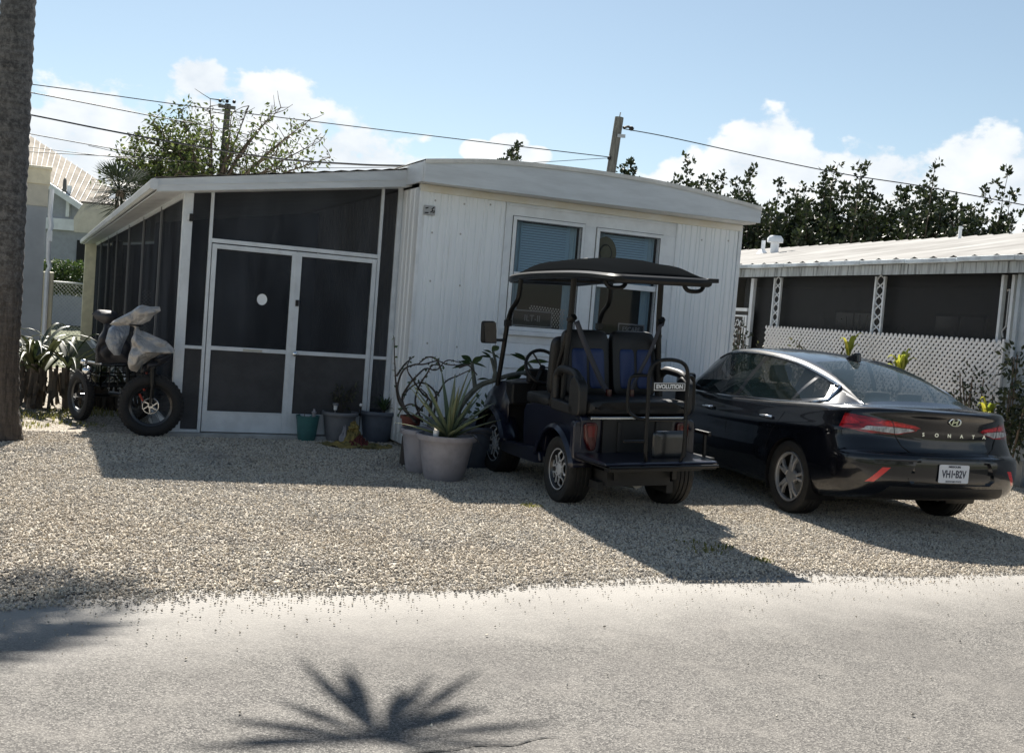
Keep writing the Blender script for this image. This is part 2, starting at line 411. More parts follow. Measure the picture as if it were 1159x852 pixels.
def strip(u0, u1, wa, wb, step=.25):
    out = []; u = u0
    while u < u1 - 1e-6:
        v = min(u+step, u1)
        out.append([(u, wa(u), .004), (v, wa(v), .004), (v, wb(v), .004), (u, wb(u), .004)]); u = v
    return out
scatter('gravel_stones', strip(-4.5, 9.5, lambda u: edge_w(u)+.16, lambda u: -2.2), 3100, .0045, .0125, 1, M['pebble'])
scatter('gravel_stones', strip(-5, 13, lambda u: -2.2, lambda u: .05), 2000, .006, .014, 2, M['pebble'])
for a_, b_, dn_, s0_, s1_, sd_ in ((.04, .17, 2700, .004, .011, 3), (-.05, .05, 1700, .0035, .010, 8), (-.16, -.04, 520, .003, .008, 11), (-.34, -.15, 150, .0025, .0065, 12), (-.60, -.33, 45, .002, .006, 13)):
    scatter('gravel_stones', strip(-4, 11, lambda u: edge_w(u)+a_+.05*math.sin(u*1.7+sd_)-.02, lambda u: edge_w(u)+b_+.05*math.sin(u*1.7+sd_*1.3)+.02), dn_, s0_, s1_, sd_, M['pebble'])
scatter('dark_gravel_chips', strip(-4, 8, lambda u: edge_w(u)-.12, lambda u: edge_w(u)+.30+.22*noise.noise((u*.6,2,2))), 170, .003, .008, 9, M['pebble_dark'])
scatter('dark_gravel_chips', strip(-3.2, .8, lambda u: edge_w(u)+.2, lambda u: edge_w(u)+.75+.3*noise.noise((u*.7,5,2))), 260, .005, .010, 10, M['pebble_dark'])
scatter('loose_pebbles', strip(-3.5, 10, lambda u: edge_w(u)-.75, lambda u: edge_w(u)-.2), 26, .002, .007, 4, M['pebble'])
scatter('loose_pebbles', strip(-3.5, 8, lambda u: EDGE-2.6, lambda u: edge_w(u)-.7), 3, .003, .009, 6, M['pebble'])

# crack in the asphalt
def ribbon(pts, wd):
    m = MB(); rows = []
    for i, p in enumerate(pts):
        p = Vector(p); t = (Vector(pts[min(i+1, len(pts)-1)])-Vector(pts[max(i-1, 0)])).normalized(); n = Vector((-t.y, t.x, 0))
        ww = wd*(.35+.9*abs(noise.noise((i*.7, 2, 0)))) * min(1, (len(pts)-1-i)/4+.1)
        rows.append([tuple(p+n*ww), tuple(p-n*ww)])
    m.grid(rows, smooth=False); return m
cpts = [(-.72,3.52),(-.52,3.60),(-.38,3.64),(-.28,3.74),(-.12,3.80),(-.02,3.86),(.12,3.90),(.22,3.98),(.30,4.0)]
cpts = curve_pts([(x, y, -.002) for x, y in cpts], 5)
cpts = [p + Vector((0, .018*noise.noise((p.x*14, 4, 0)), 0)) for p in cpts]
M['crack'] = mat('road_crack', (.03,.03,.03), .95)
tag(ribbon(cpts, .007).build('road_crack', M['crack']), kind='structure')

# ground cover: weeds in the gravel
M['weed'] = leafmat('weed_blade', [(.10,.12,.03), (.20,.20,.05), (.30,.26,.10)])
def blades(m, u, w_, r, n, h, pos=None):
    for i in range(n):
        a = rnd.uniform(0, 2*PI); d = r*math.sqrt(rnd.random())
        p = HW(u, w_) if pos is None else Vector((pos[0], pos[1], 0))
        p = p + Vector((math.cos(a)*d, math.sin(a)*d*.7, 0)); hh = h*rnd.uniform(.4, 1.1); b2 = rnd.uniform(0, 2*PI); lean = rnd.uniform(.2, .9)*hh
        t = Vector((math.cos(b2)*lean, math.sin(b2)*lean, hh)); s_ = Vector((-math.sin(b2), math.cos(b2), 0))*rnd.uniform(.003, .008)
        m.add([p-s_, p+s_, p+t*.6+s_*.8+Vector((0,0,.15*hh)), p+t, p+t*.6-s_*.8+Vector((0,0,.15*hh))], [(0,1,2,3,4)])
wd = MB()
for (x, y, r, n, h) in ((1.50,7.62,.16,45,.035),(1.62,7.78,.12,40,.04),(1.40,7.9,.1,25,.03),(1.85,7.45,.08,50,.03),(-5.25,11.4,.35,170,.04),(-4.75,11.8,.3,90,.035),(-5.5,12.2,.5,260,.06),(-5.1,12.9,.5,200,.07),(.25,8.9,.1,50,.03),(6.3,11.6,.6,300,.06),(6.8,12.6,.5,400,.12)):
    blades(wd, 0, 0, r, n, h, (x, y))
tag(wd.build('weeds', M['weed'], fix=False), kind='stuff')
# ------------------------------------------------------------------ white mobile home with its screened porch
M['screen'] = mat('dark_insect_screen', (.046,.051,.060), .8, spec=.0, var=.35, scale=1.2, stretch=(1.6,1.6,.4), alpha=.80)
M['kick'] = mat('grey_brown_panel', (.062,.062,.066), .7, spec=.2, var=.15, scale=3)
M['glass'] = mat('window_glass', (.02,.03,.035), .03, spec=.5, alpha=.12)
M['glasslow'] = mat('reflecting_window_glass', (.025,.03,.034), .02, spec=.65, alpha=.2); M['blind'] = mat('blue_blind', (.36,.56,.72), .6)
M['concrete'] = mat('concrete_slab', (.38,.38,.37), .85, var=.2, scale=5, bump=.1)
M['frieze'] = mat('stain_and_reflection_trim', (.72,.68,.58), .5, col2=(.78,.77,.73), scale=2); M['screw'] = mat('weathered_screw', (.42,.42,.41), .6)  # frieze tint mixes trim stain with warm light reflected under the soffit

def siding_material():
    m = bpy.data.materials.new('aged_white_siding'); m.use_nodes = True; nt, N, L, b = nodes_of(m)
    tc = N.new('ShaderNodeTexCoord').outputs['Object']
    mp = N.new('ShaderNodeMapping'); mp.inputs['Scale'].default_value = (5,5,.3); L.new(tc, mp.inputs[0])
    c = mixc(N, L, rng(N, L, noise_node(N, L, mp.outputs[0], 3, 6, .7), .42, .75, 0, .55), (.84,.875,.91), (.70,.73,.75))
    mp2 = N.new('ShaderNodeMapping'); mp2.inputs['Scale'].default_value = (14,14,.5); L.new(tc, mp2.inputs[0])
    c = mixc(N, L, rng(N, L, noise_node(N, L, mp2.outputs[0], 2, 5, .7), .60, .74, 0, .4), c, (.48,.44,.36))      # faint rust runs
    sx = N.new('ShaderNodeSeparateXYZ'); L.new(tc, sx.inputs[0])
    ad = N.new('ShaderNodeMath'); L.new(sx.outputs[2], ad.inputs[0]); L.new(rng(N, L, noise_node(N, L, tc, 6, 6, .7), .3, .7, -.25, .25), ad.inputs[1])
    c = mixc(N, L, rng(N, L, ad.outputs[0], .55, .02, 0, .6), c, (.36,.35,.31))                                     # splashed grime at the base
    L.new(c, b.inputs['Base Color']); b.inputs['Roughness'].default_value = .5
    bp = N.new('ShaderNodeBump'); bp.inputs['Strength'].default_value = .25; bp.inputs['Distance'].default_value = .02
    L.new(noise_node(N, L, tc, 1.7, 3), bp.inputs['Height']); L.new(bp.outputs[0], b.inputs['Normal'])
    return m
M['siding'] = siding_material()
home = thing('mobile_home', 'white mobile home with bowed roof, grooved siding and two front windows', 'mobile home', HO, HYAW)
UL, UR, WF, WB_ = 2.44, 6.79, -.6, 17.6           # left wall, right wall, front wall, back wall
# grooved wall panels: profile extruded up
def grooved(u0, u1, z0, ztop, w_, depth=.010, pitch=.078, groove=.013, flip=1):
    m = MB(); top = []; bot = []
    u = u0; k = 0
    while u < u1 - 1e-6:
        e = min(u + pitch*(.62 if k % 3 == 1 else 1.1), u1)
        for uu, dd in ((u, 0), (e-groove*1.5, 0), (e-groove, depth), (e-groove*.5, depth), (e, 0)):
            uu = min(max(uu, u), u1); bot.append((uu, w_+dd*flip, z0)); top.append((uu, w_+dd*flip, ztop(uu)))
        u = e; k += 1
    m.grid([bot, top], smooth=False); return m
def rooft(u):    # underside of the front eave along the front wall
    return 2.955 + .05*math.sin(PI*(u-UL)/(UR-UL))
SEAM = 3.505; TR0, TR1 = 3.51, 5.82
b = grooved(UL+.045, SEAM-.01, .05, lambda u: 2.885, WF)
b.build('wall', M['siding'], home)
b = grooved(TR1, UR-.03, .05, lambda u: 2.885, WF); b.build('wall', M['siding'], home)
# panel between and around the windows
WZ0, WZ1 = 1.42, 2.735
b = MB()
b.box(TR0, TR1, WF, WF+.08, 2.715, 2.885); b.box(TR0, TR1, WF+.006, WF+.08, 1.27, 1.425); b.box(4.70,5.625,WF+.002,WF+.05,2.70,2.716); b.box(TR0, 3.60, WF, WF+.08, 1.425, 2.715); b.box(4.535, 4.70, WF, WF+.08, 1.425, 2.715); b.box(5.625, TR1, WF, WF+.08, 1.425, 2.715)
b.build('window_surround', M['white'], home, bevel=.004)
b = MB()                                            # lap boards under the windows
for k in range(8):
    z0 = .05 + k*.1545; b.add([(TR0,WF-.004,z0),(TR1,WF-.004,z0),(TR1,WF+.014,z0+.152),(TR0,WF+.014,z0+.152),(TR0,WF+.02,z0),(TR1,WF+.02,z0)], [(0,1,2,3),(0,4,5,1)])
b.build('lap_siding', M['siding'], home)
b = MB(); b.box(TR0-.012, TR0+.006, WF-.016, WF, .05, 2.885); b.box(TR1-.006, TR1+.012, WF-.016, WF, .05, 2.885)
b.box(UL, UL+.045, WF-.012, WF+.045, .05, 2.93); b.box(UR-.04, UR+.01, WF-.014, WF+.045, .05, 2.93)
b.box(TR0+.02, TR1-.02, WF-.014, WF-.002, 2.85, 2.868)
b.build('corner_trim', M['white'], home, bevel=.003)
b = MB(); b.box(UL, UR, WF-.02, WF+.03, 2.885, 2.965); b.build('frieze_board', M['frieze'], home, bevel=.004)
# side and back walls, floor skirt
b = MB()
top = []; bot = []
w_ = WF+.045
while w_ < WB_:
    for ww, dd in ((w_, 0), (w_+.085, 0), (w_+.1, .012), (w_+.125, .012), (w_+.14, 0)):
        bot.append((UL+dd, ww, .05)); top.append((UL+dd, ww, 2.93))
    w_ += .14
b.grid([bot, top], smooth=False)
b.build('side_wall', M['siding'], home)
b = MB(); b.box(UR-.06, UR, WF+.05, WB_, .05, 2.96); b.box(UL, UR, WB_-.06, WB_, .05, 2.96); b.build('rear_wall', M['siding'], home)
b = MB(); b.box(UL+.02, UR-.02, WF+.02, WF+.06, 0, .05); b.build('base_plate', M['concrete'], home)
# bowed roof with deep white fascia
prof = [(UL-.07, 3.185), (UL+.15, 3.215), (3.2, 3.285), (3.9, 3.318), (4.5, 3.328), (5.1, 3.322), (5.7, 3.29), (6.3, 3.235), (6.83, 3.175)]
def rtop(u): return interp([p[0] for p in prof], [p[1] for p in prof], u)
us_ = [UL-.07 + (6.83-UL+.07)*i/40 for i in range(41)]
WE = WF-.3                                           # eave front
b = MB(); b.prism([(u, rtop(u)) for u in us_] + [(6.83, 2.985), (UL-.06, 2.955)], WE-.02, WE+.03, 'y'); b.build('fascia', M['fascia'], home)
b = MB(); b.grid([[(u, WE-.035, rtop(u)+.012) for u in us_], [(u, WB_+.2, rtop(u)+.012) for u in us_]]); 
b.grid([[(u, WE-.035, rtop(u)+.012) for u in us_], [(u, WE-.035, rtop(u)-.035) for u in us_]]); b.build('roof', M['roofwhite'], home)
b = MB(); b.box(UL-.03, 6.80, WE+.03, WF+.02, 2.968, 2.985); b.build('soffit', M['white'], home)
b = MB(); b.prism([(WE+.03, 2.965), (WB_, 2.955), (WB_, 3.18), (WE+.03, 3.18)], UL-.07, UL-.03, 'x'); b.prism([(WE+.03, 2.99), (WB_, 2.99), (WB_, 3.165), (WE+.03, 3.165)], 6.78, 6.82, 'x'); b.build('side_fascia', M['fascia'], home)
# screw heads in the left panel
for (u, z) in ((2.63,2.80),(2.62,2.44),(2.96,2.46),(2.98,2.80),(2.64,1.9),(3.0,1.88),(3.3,2.83),(2.66,1.2),(3.02,1.18),(6.6,2.75),(6.2,2.72)):
    b = MB(); b.lathe([(.0001,.006),(.009,.005),(.012,0)], 8, Matrix.Translation((u, WF, z)) @ Matrix.Rotation(R(90), 4, 'X')); b.build('screw_head', M['screw'], home)
# house number plate
M['plategrey'] = mat('grey_number_plate', (.33,.34,.35), .4, metal=.3)
pl = MB(); pl.box(UL+.06, UL+.19, WF-.022, WF-.002, 2.63, 2.735); pl = pl.build('number_plate', M['plategrey'], home, bevel=.003)
b = MB()
for q in ([(2.575,2.66),(2.60,2.68),(2.59,2.70),(2.615,2.72)], [(2.60,2.66),(2.62,2.665),(2.615,2.685)], [(2.51,2.65),(2.55,2.655)], [(2.515,2.70),(2.545,2.71)]):
    b.tube([(u, WF-.024, z) for u, z in q], .007, 6)
b.build('emblem', M['black'], pl)
# windows
def window(u0, u1, z0, z1, name='window'):
    f = MB(); t = .045
    f.box(u0, u1, WF-.022, WF+.05, z1-t, z1); f.box(u0, u1, WF-.022, WF+.05, z0, z0+t)
    f.box(u0, u0+t, WF-.022, WF+.05, z0+t, z1-t); f.box(u1-t, u1, WF-.022, WF+.05, z0+t, z1-t)
    zm = z0+(z1-z0)*.49; f.box(u0+t, u1-t, WF-.012, WF+.04, zm-.03, zm+.035)
    wn = f.build(name, M['white'], home, bevel=.003)
    gk = MB(); e_ = .008  # gasket lines; the outer dark strips paint in a shadow gap
    for a, b2, c_, d_ in ((u0-e_, u1+e_, z1, z1+e_), (u0-e_, u1+e_, z0-e_, z0), (u0-e_, u0, z0, z1), (u1, u1+e_, z0, z1), (u0+t-.007, u1-t+.007, z1-t-.002, z1-t+.006), (u0+t-.007, u0+t, z0+t, z1-t), (u1-t, u1-t+.007, z0+t, z1-t)):
        gk.box(a, b2, WF-.0235 if d_-c_ < .02 and c_ > z0+.5 and c_ < z1 or (b2-a < .0075) else WF-.006, WF-.001, c_, d_)
    gk.build('gasket_and_shadow_gap', M['gasket_and_shadow_gap'], wn)
    g_ = MB(); g_.box(u0+t, u1-t, WF+.006, WF+.010, zm+.035, z1-t); g_.build('pane', M['glass'], wn); g_ = MB(); g_.box(u0+t, u1-t, WF+.016, WF+.020, z0+t, zm-.03); g_.build('pane', M['glasslow'], wn)
    bl = MB(); k = z1-t-.01
    while k > zm+.0:
        bl.add([(u0+t+.1,WF+.082,k-.027),(u1-t-.1,WF+.082,k-.027),(u1-t-.1,WF+.098,k),(u0+t+.1,WF+.098,k)], [(0,1,2,3)]); k -= .030
    bl.build('blind', M['blind'], wn)
    cu = MB()
    for ua in (u0+t, u1-t-.13):
        row = [(ua+.13*i/12, WF+.12+.012*math.sin(i*1.9), 0) for i in range(13)]
        cu.grid([[(p[0],p[1],z0+.0) for p in row],[(p[0],p[1],z1-t) for p in row]])
    cu.build('curtain', M['curtain'], wn)
    s = MB(); s.box(u0-.03, u1+.03, WF-.05, WF+.02, z0-.055, z0-.003); s.build('sill', M['white'], wn, bevel=.004)
    return wn
M['gasket_and_shadow_gap'] = mat('grey_gasket_and_shadow', (.10,.11,.12), .7)
M['curtain'] = mat('pale_blue_curtain', (.42,.60,.72), .8)
w1 = window(3.60, 4.535, WZ0, WZ1); w2 = window(4.70, 5.625, WZ0-.02, WZ1-.02)
# things on the window ledge inside: lace panel and little word boards
M['lace'] = mat('lace', (.6,.6,.58), .8); M['board'] = mat('dark_sign_board', (.03,.032,.04), .6); M['lettering'] = mat('grey_lettering', (.32,.33,.36), .6)
def word_board(u0, u1, z0, z1, words, label):
    t = thing('word_board', label, 'sign', HW((u0+u1)/2, WF+.055, z0), HYAW)
    b = MB(); hw = (u1-u0)/2; b.box(-hw, hw, -.008, .012, 0, z1-z0); b.build('board', M['board'], t)
    b = MB()
    for q in ((-hw, hw, -.012, -.008, z1-z0-.014, z1-z0), (-hw, hw, -.012, -.008, 0, .012), (-hw, -hw+.012, -.012, -.008, .012, z1-z0-.014), (hw-.012, hw, -.012, -.008, .012, z1-z0-.014)): b.box(*q)
    b.build('rim', M['lettering'], t)
    text('lettering', words, (z1-z0)*.55, M['lettering'], t, frame((0,-.011,(z1-z0)/2), (1,0,0), (0,0,1)), sx=.95)
word_board(3.70, 4.22, 1.475, 1.665, 'ILT-II', 'dark word board with grey letters on the ledge of the left window')
word_board(5.13, 5.50, 1.455, 1.60, 'ESCAPE', 'dark word board with grey letters on the ledge of the right window')
# lace panel behind the left board
b = MB()
for i in range(26):
    for j in range(9):
        u = 3.93+i*.018; z = 1.50+j*.026 - i*.0008
        if (i+j) % 2: b.box(u, u+.017, WF+.082, WF+.084, z, z+.018)
o = b.build('lace_panel', M['lace'], home)
# garden hat hanging inside the right window
t = thing('straw_hat', 'olive brim hat hanging inside the top of the right window', 'hat', HW(4.88, WF+.075, 2.43), HYAW)
b = MB(); b.lathe([(.001,.02),(.09,.018),(.1,.0),(.19,-.004),(.2,-.008)], 20, Matrix.Rotation(R(90),4,'X') @ Matrix.Diagonal((.8,1,1,1)))
M['straw'] = mat('olive_straw', (.10,.10,.06), .8); b.build('brim', M['straw'], t)
b = MB(); b.lathe([(.102,.001),(.108,.012),(.1,.022)], 20, Matrix.Rotation(R(90),4,'X') @ Matrix.Diagonal((.8,1,1,1))); b.build('band', M['black'], t)
# dark room behind the windows
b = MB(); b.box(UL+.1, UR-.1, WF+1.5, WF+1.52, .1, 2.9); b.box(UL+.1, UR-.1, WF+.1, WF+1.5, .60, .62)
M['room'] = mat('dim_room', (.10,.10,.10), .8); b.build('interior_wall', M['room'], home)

# ------------------------------------------------------------------ screened porch (a lean-to on the left of the home)
M['sideframe'] = mat('dark_grey_side_frame', (.16,.165,.175), .5)  # side mullions in a darker grey than the front frame
porch = thing('screened_porch', 'dark screened lean to porch with white frame and double screen door', 'porch', HO, HYAW)
PL, PR, PB = 0.0, 2.437, 18.6
def ptop(u): return 2.615 + (2.985-2.615)*(u-PL)/(PR-PL)      # underside of the front fascia
b = MB(); b.box(PL-.1, PR, -.12, PB, 0, .045); b.build('floor_slab', M['concrete'], porch, bevel=.006)
b = MB(); b.prism([(-.31, 2.575), (PR+.0, 2.955), (PR+.0, 3.145), (-.31, 2.705)], -.31, -.26, 'y')
b.prism([(-.315, 2.635), (PR, 3.03), (PR, 3.042), (-.315, 2.647)], -.318, -.311, 'y'); b.build('fascia', M['fascia'], porch)
b = MB(); n_ = 30
rows = []
for i in range(n_+1):
    u = lerp(-.34, PR, i/n_); z = lerp(2.71, 3.155, i/n_) + (.012 if i % 2 else 0); rows.append([(u, -.33, z), (u, PB+.3, z)])
b.grid(rows, smooth=False); b.build('roof', M['roofwhite'], porch)
b = MB(); b.prism([(-.31, 2.57), (PR, 2.955), (PR, 2.965), (-.31, 2.58)], -.26, PB, 'y'); b.build('soffit', M['white'], porch)
b = MB(); b.prism([(-.30, 2.60), (-.30, 2.70), (-.36, 2.70), (-.385, 2.67), (-.375, 2.60), (-.34, 2.585)], -.33, PB+.25, 'y'); b.build('gutter', M['fascia'], porch)
Z0 = .045
def post(u, w0, wd, dp, z1, name='post', m='frame', z0=Z0): 
    b = MB(); b.box(u-wd/2, u+wd/2, w0, w0+dp, z0, z1); return b.build(name, M[m], porch, bevel=.004)
post(.05, -.03, .10, .10, ptop(.05)); 
for u, wd in ((.30, .035), (2.20, .035), (2.41, .055)): post(u, -.02, wd, .05, ptop(u), 'mullion')
for q in ((.3175, 2.1825, -.022, .03, 2.12, 2.165), (.10, .2825, -.018, .03, .955, .99), (2.2175, 2.3825, -.018, .03, .955, .99), (.10, .2825, -.018, .03, Z0, Z0+.03), (2.2175, 2.3825, -.018, .03, Z0, Z0+.03)):
    b = MB(); b.box(*q); b.build('rail', M['frame'], porch, bevel=.003)
b = MB()
def spanel(u0, u1, z0, z1f, w_=.012): b.add([(u0,w_,z0),(u1,w_,z0),(u1,w_,z1f(u1)),(u0,w_,z1f(u0))], [(0,1,2,3)])
spanel(.10, .2825, .99, ptop); spanel(2.2175, 2.3825, .99, ptop); spanel(.3175, 2.1825, 2.165, ptop)
spanel(2.2175, 2.3825, Z0+.03, lambda u: .955)
b.build('screen', M['screen'], porch)
b = MB(); spanel(.10, .2825, Z0+.03, lambda u: .955); b.build('lower_panel', M['kick'], porch)
# double door
def door(u0, u1, hinge_left):
    f = MB(); t = .05; zb, zt = Z0+.012, 2.108
    f.box(u0, u0+t, -.03, .01, zb, zt); f.box(u1-t, u1, -.03, .01, zb, zt); f.box(u0+t, u1-t, -.03, .01, zt-.05, zt); f.box(u0+t, u1-t, -.028, .008, .955, 1.0)
    d = f.build('door', M['frame'], porch, bevel=.003)
    k = MB(); k.box(u0+t, u1-t, -.024, .004, zb, .285); k.box(u0+t, u1-t, -.03, -.024, .27, .285); k.build('kick_plate', M['frame'], d, bevel=.002)
    s_ = MB(); s_.box(u0+t, u1-t, -.008, -.004, 1.0, zt-.05); s_.build('screen', M['screen'], d)
    s_ = MB(); s_.box(u0+t, u1-t, -.008, -.004, .285, .955); s_.build('lower_screen', M['kick'], d)
    return d
d1 = door(.325, 1.247, True); d2 = door(1.257, 2.175, False)
b = MB(); b.lathe([(.0001,-.004),(.062,-.004),(.062,.0)], 28, Matrix.Translation((.895,-.016,1.545)) @ Matrix.Rotation(R(90),4,'X') @ Matrix.Diagonal((.9,1,1,1))); b.build('round_sticker', M['white'], d1)
b = MB(); b.box(1.265, 1.30, -.05, -.03, 1.50, 1.57); b.build('latch', M['black'], d2, bevel=.004)
b = MB(); b.lathe([(.012,0),(.012,.02),(.026,.03),(.028,.045),(.016,.056),(.0001,.058)], 14, Matrix.Translation((1.292,-.03,.965)) @ Matrix.Rotation(R(90),4,'X')); b.build('handle', M['chrome'], d2)
b = MB(); b.box(.72,.93,-.034,-.03,.962,.985); M['label'] = mat('worn_label', (.42,.41,.36), .6); b.build('name_strip', M['label'], d1)
b = MB(); b.box(1.245, 1.259, -.036, -.03, Z0+.02, 2.1); b.build('astragal', M['frame'], d1)
# black camera on the corner post
t = thing('door_camera', 'small black and white camera on the white porch corner post', 'camera', HW(.085,-.03,2.36), HYAW)
b = MB(); b.box(-.022,.022,-.05,0,-.04,.04); b.build('body', M['black'], t, bevel=.008)
b = MB(); b.box(-.04,-.022,-.03,0,-.03,.035); b.build('bracket', M['white'], t, bevel=.004)
# side of the porch
b = MB(); w_ = .07
b.add([(PL+.012,.07,.12),(PL+.012,PB-.15,.12),(PL+.012,PB-.15,2.6),(PL+.012,.07,2.6)], [(0,1,2,3)]); b.build('side_screen', M['screen'], porch)
for k, w_ in enumerate((2.18, 4.6, 7.3, 10.3, 13.0, 15.9)):
    b = MB(); b.box(PL-.012, PL+.03, w_-.022, w_+.022, Z0, 2.6); b.build('mullion', M['sideframe'], porch, bevel=.003)
for q in ((PL-.006, PL+.05, .07, PB-.2, Z0, .12), (PL-.004, PL+.05, .07, PB-.2, 2.56, 2.62)):
    b = MB(); b.box(*q); b.build('rail', M['frame'], porch)
b = MB(); b.box(PL-.26, PL+.02, PB-.25, PB, Z0, 2.6); b.build('corner_column', M['cream'], porch, bevel=.01)  # cream colour puts the yellowish sunlight into the column
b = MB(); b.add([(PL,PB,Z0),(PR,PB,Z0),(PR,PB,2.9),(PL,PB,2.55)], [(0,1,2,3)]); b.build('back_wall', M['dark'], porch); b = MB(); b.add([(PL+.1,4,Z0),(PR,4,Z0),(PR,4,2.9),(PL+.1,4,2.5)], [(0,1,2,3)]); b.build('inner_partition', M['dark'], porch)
# ------------------------------------------------------------------ pixel helper (a point of the place at a known distance)
def at(px, py, Y):
    a = px-PW/2; b = py-852/2
    a2 = a*cr_+b*sr_; b2 = -a*sr_+b*cr_
    d = fwd.copy(); r = Vector((a2/F_PX, cp - b2/F_PX*sp, -sp - b2/F_PX*cp))
    return Vector((0,0,CAM_H)) + r*(Y/r.y)

# ------------------------------------------------------------------ right neighbour: long porch with lattice
NY = R(19.2); NO = Vector((6.34, 13.24, 0)); NROT = NY + R(90)    # local x recedes, local y points to our drive
def NW(x, y, z=0):
    d = Vector((-math.sin(NY), math.cos(NY), 0)); n = Vector((-math.cos(NY), -math.sin(NY), 0)); return NO + d*x + n*y + Vector((0,0,z))
nb = thing('neighbour_house', 'low neighbouring house on the right with ribbed metal porch roof and stained eave', 'house', NO, NROT)
M['metalroof'] = mat('weathered_metal_roof', (.34,.335,.325), .9, spec=.05, col2=(.20,.193,.185), scale=1.1, stretch=(3,.35,1), vmin=.35, vmax=.7)
M['stained'] = mat('stained_eave_paint', (.42,.45,.46), .6, col2=(.10,.11,.11), scale=6, stretch=(3.2,1,.22), vmin=.46, vmax=.66)
M['edge'] = mat('pale_blue_roof_edge', (.55,.60,.63), .5, var=.25, scale=4)
M['lattice'] = mat('white_vinyl_lattice', (.74,.74,.75), .5)
M['bluewall'] = mat('pale_blue_wall', (.40,.45,.50), .6, var=.1, scale=3)
b = MB(); rows = []
n_ = 150
for i in range(n_+1):
    x = -5 + 19*i/n_; k = i % 3
    z = .0 if k else .045
    rows.append([(x, .34, 2.79+z), (x, -1.2, 3.09+z), (x, -4.1, 3.70+z)])
b.grid(rows, smooth=False); b.grid([[(-5,-4.1,3.70),(14,-4.1,3.70)],[(-5,-8,2.9),(14,-8,2.9)]]); b.build('roof', M['metalroof'], nb)
b = MB(); 
for i in range(19):
    x = -5+i; b.box(x, x+.985, .30, .37, 2.742+.006*(i % 2), 2.80+.005*((i*7) % 3))
b.build('roof_edge', M['edge'], nb, bevel=.006)
b = MB()
for i in range(48):
    x = -5+i*.4; b.box(x, x+.392, .24, .262, 2.60, 2.745)
b.build('eave_valance', M['stained'], nb)
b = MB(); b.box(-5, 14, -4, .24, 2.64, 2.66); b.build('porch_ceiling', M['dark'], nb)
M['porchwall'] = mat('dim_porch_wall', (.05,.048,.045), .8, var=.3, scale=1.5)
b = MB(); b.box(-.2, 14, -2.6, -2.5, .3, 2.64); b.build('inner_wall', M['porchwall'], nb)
M['dglass'] = mat('dark_blue_glass', (.008,.012,.022), .12, spec=.6)
for x0, x1 in ((.9, 2.6), (3.4, 4.6), (6.2, 7.4)):
    b = MB(); b.box(x0, x1, -2.49, -2.46, .9, 2.2); f = b.build('window', M['dark'], nb)
    b = MB(); b.box(x0+.05, (x0+x1)/2-.03, -2.458, -2.45, .95, 2.15); b.box((x0+x1)/2+.03, x1-.05, -2.458, -2.45, .95, 2.15); b.build('pane', M['dglass'], f)
b = MB(); b.box(-.2, 14, -2.5, .1, 0, .30); b.build('porch_floor', M['concrete'], nb)
b = MB(); b.add([(.36,-.10,.3),(6.9,-.10,.3),(6.9,-.10,2.62),(.36,-.10,2.62)], [(0,1,2,3)]); M['nscreen'] = mat('thin_dark_screen', (.012,.013,.015), .5, spec=.25, alpha=.78); b.build('screen', M['nscreen'], nb)
for x, wd in ((.34,.05),(.52,.045),(6.48,.10)):
    b = MB(); b.box(x-wd/2, x+wd/2, -.04, .02, .3, 2.60); b.build('post', M['frame'], nb, bevel=.004)
b = MB(); b.tube([(.44,-.0,2.40),(.40,.0,2.42),(.40,.0,1.95),(.46,0,1.88),(.43,0,1.80)], .012, 6); b.build('hanging_cable', M['steel'], nb)
# ornamental iron columns
for x in (2.94, 5.68):
    b = MB()
    for s in (-.10, .10): b.bar((x+s, 0, .3), (x+s, 0, 2.6), .035, .035)
    for i in range(7):
        z = .45+i*.31; 
        pts = [(x+.085*math.sin(t*2*PI), 0, z+.31*t) for t in [k/10 for k in range(11)]]; b.tube(pts, .011, 5)
        pts = [(x-.085*math.sin(t*2*PI), 0, z+.31*t) for t in [k/10 for k in range(11)]]; b.tube(pts, .011, 5)
    b.build('iron_column', M['frame'], nb)
# lattice panel along the porch
b = MB(); LX0, LX1, LZ0, LZ1 = .36, 5.85, .45, 1.76; sp_ = .095; sw = .036
def clipdiag(c, sgn):
    # line z = LZ0 + sgn*(x-c); clipped to the panel
    if sgn > 0: xa, xb = max(LX0, c), min(LX1, c+(LZ1-LZ0))
    else: xa, xb = max(LX0, c-(LZ1-LZ0)), min(LX1, c)
    return xa, xb
c = LX0-(LZ1-LZ0)
while c < LX1+(LZ1-LZ0):
    for sgn, y in ((1, .05), (-1, .062)):
        xa, xb = clipdiag(c, sgn)
        if xb-xa > .03:
            b.bar((xa, y, LZ0+sgn*(xa-c)), (xb, y, LZ0+sgn*(xb-c)), sw, .008, up=(0,1,0))
    c += sp_
b.build('lattice', M['lattice'], nb, fix=False)
b = MB(); b.box(LX0, LX1, .04, .07, .40, .45); b.box(LX0-.03, LX0, .04, .075, .3, 1.78); b.build('lattice_frame', M['lattice'], nb)
b = MB(); b.box(.36, 5.9, .02, .04, 0, .42); b.build('base_wall', M['bluewall'], nb)
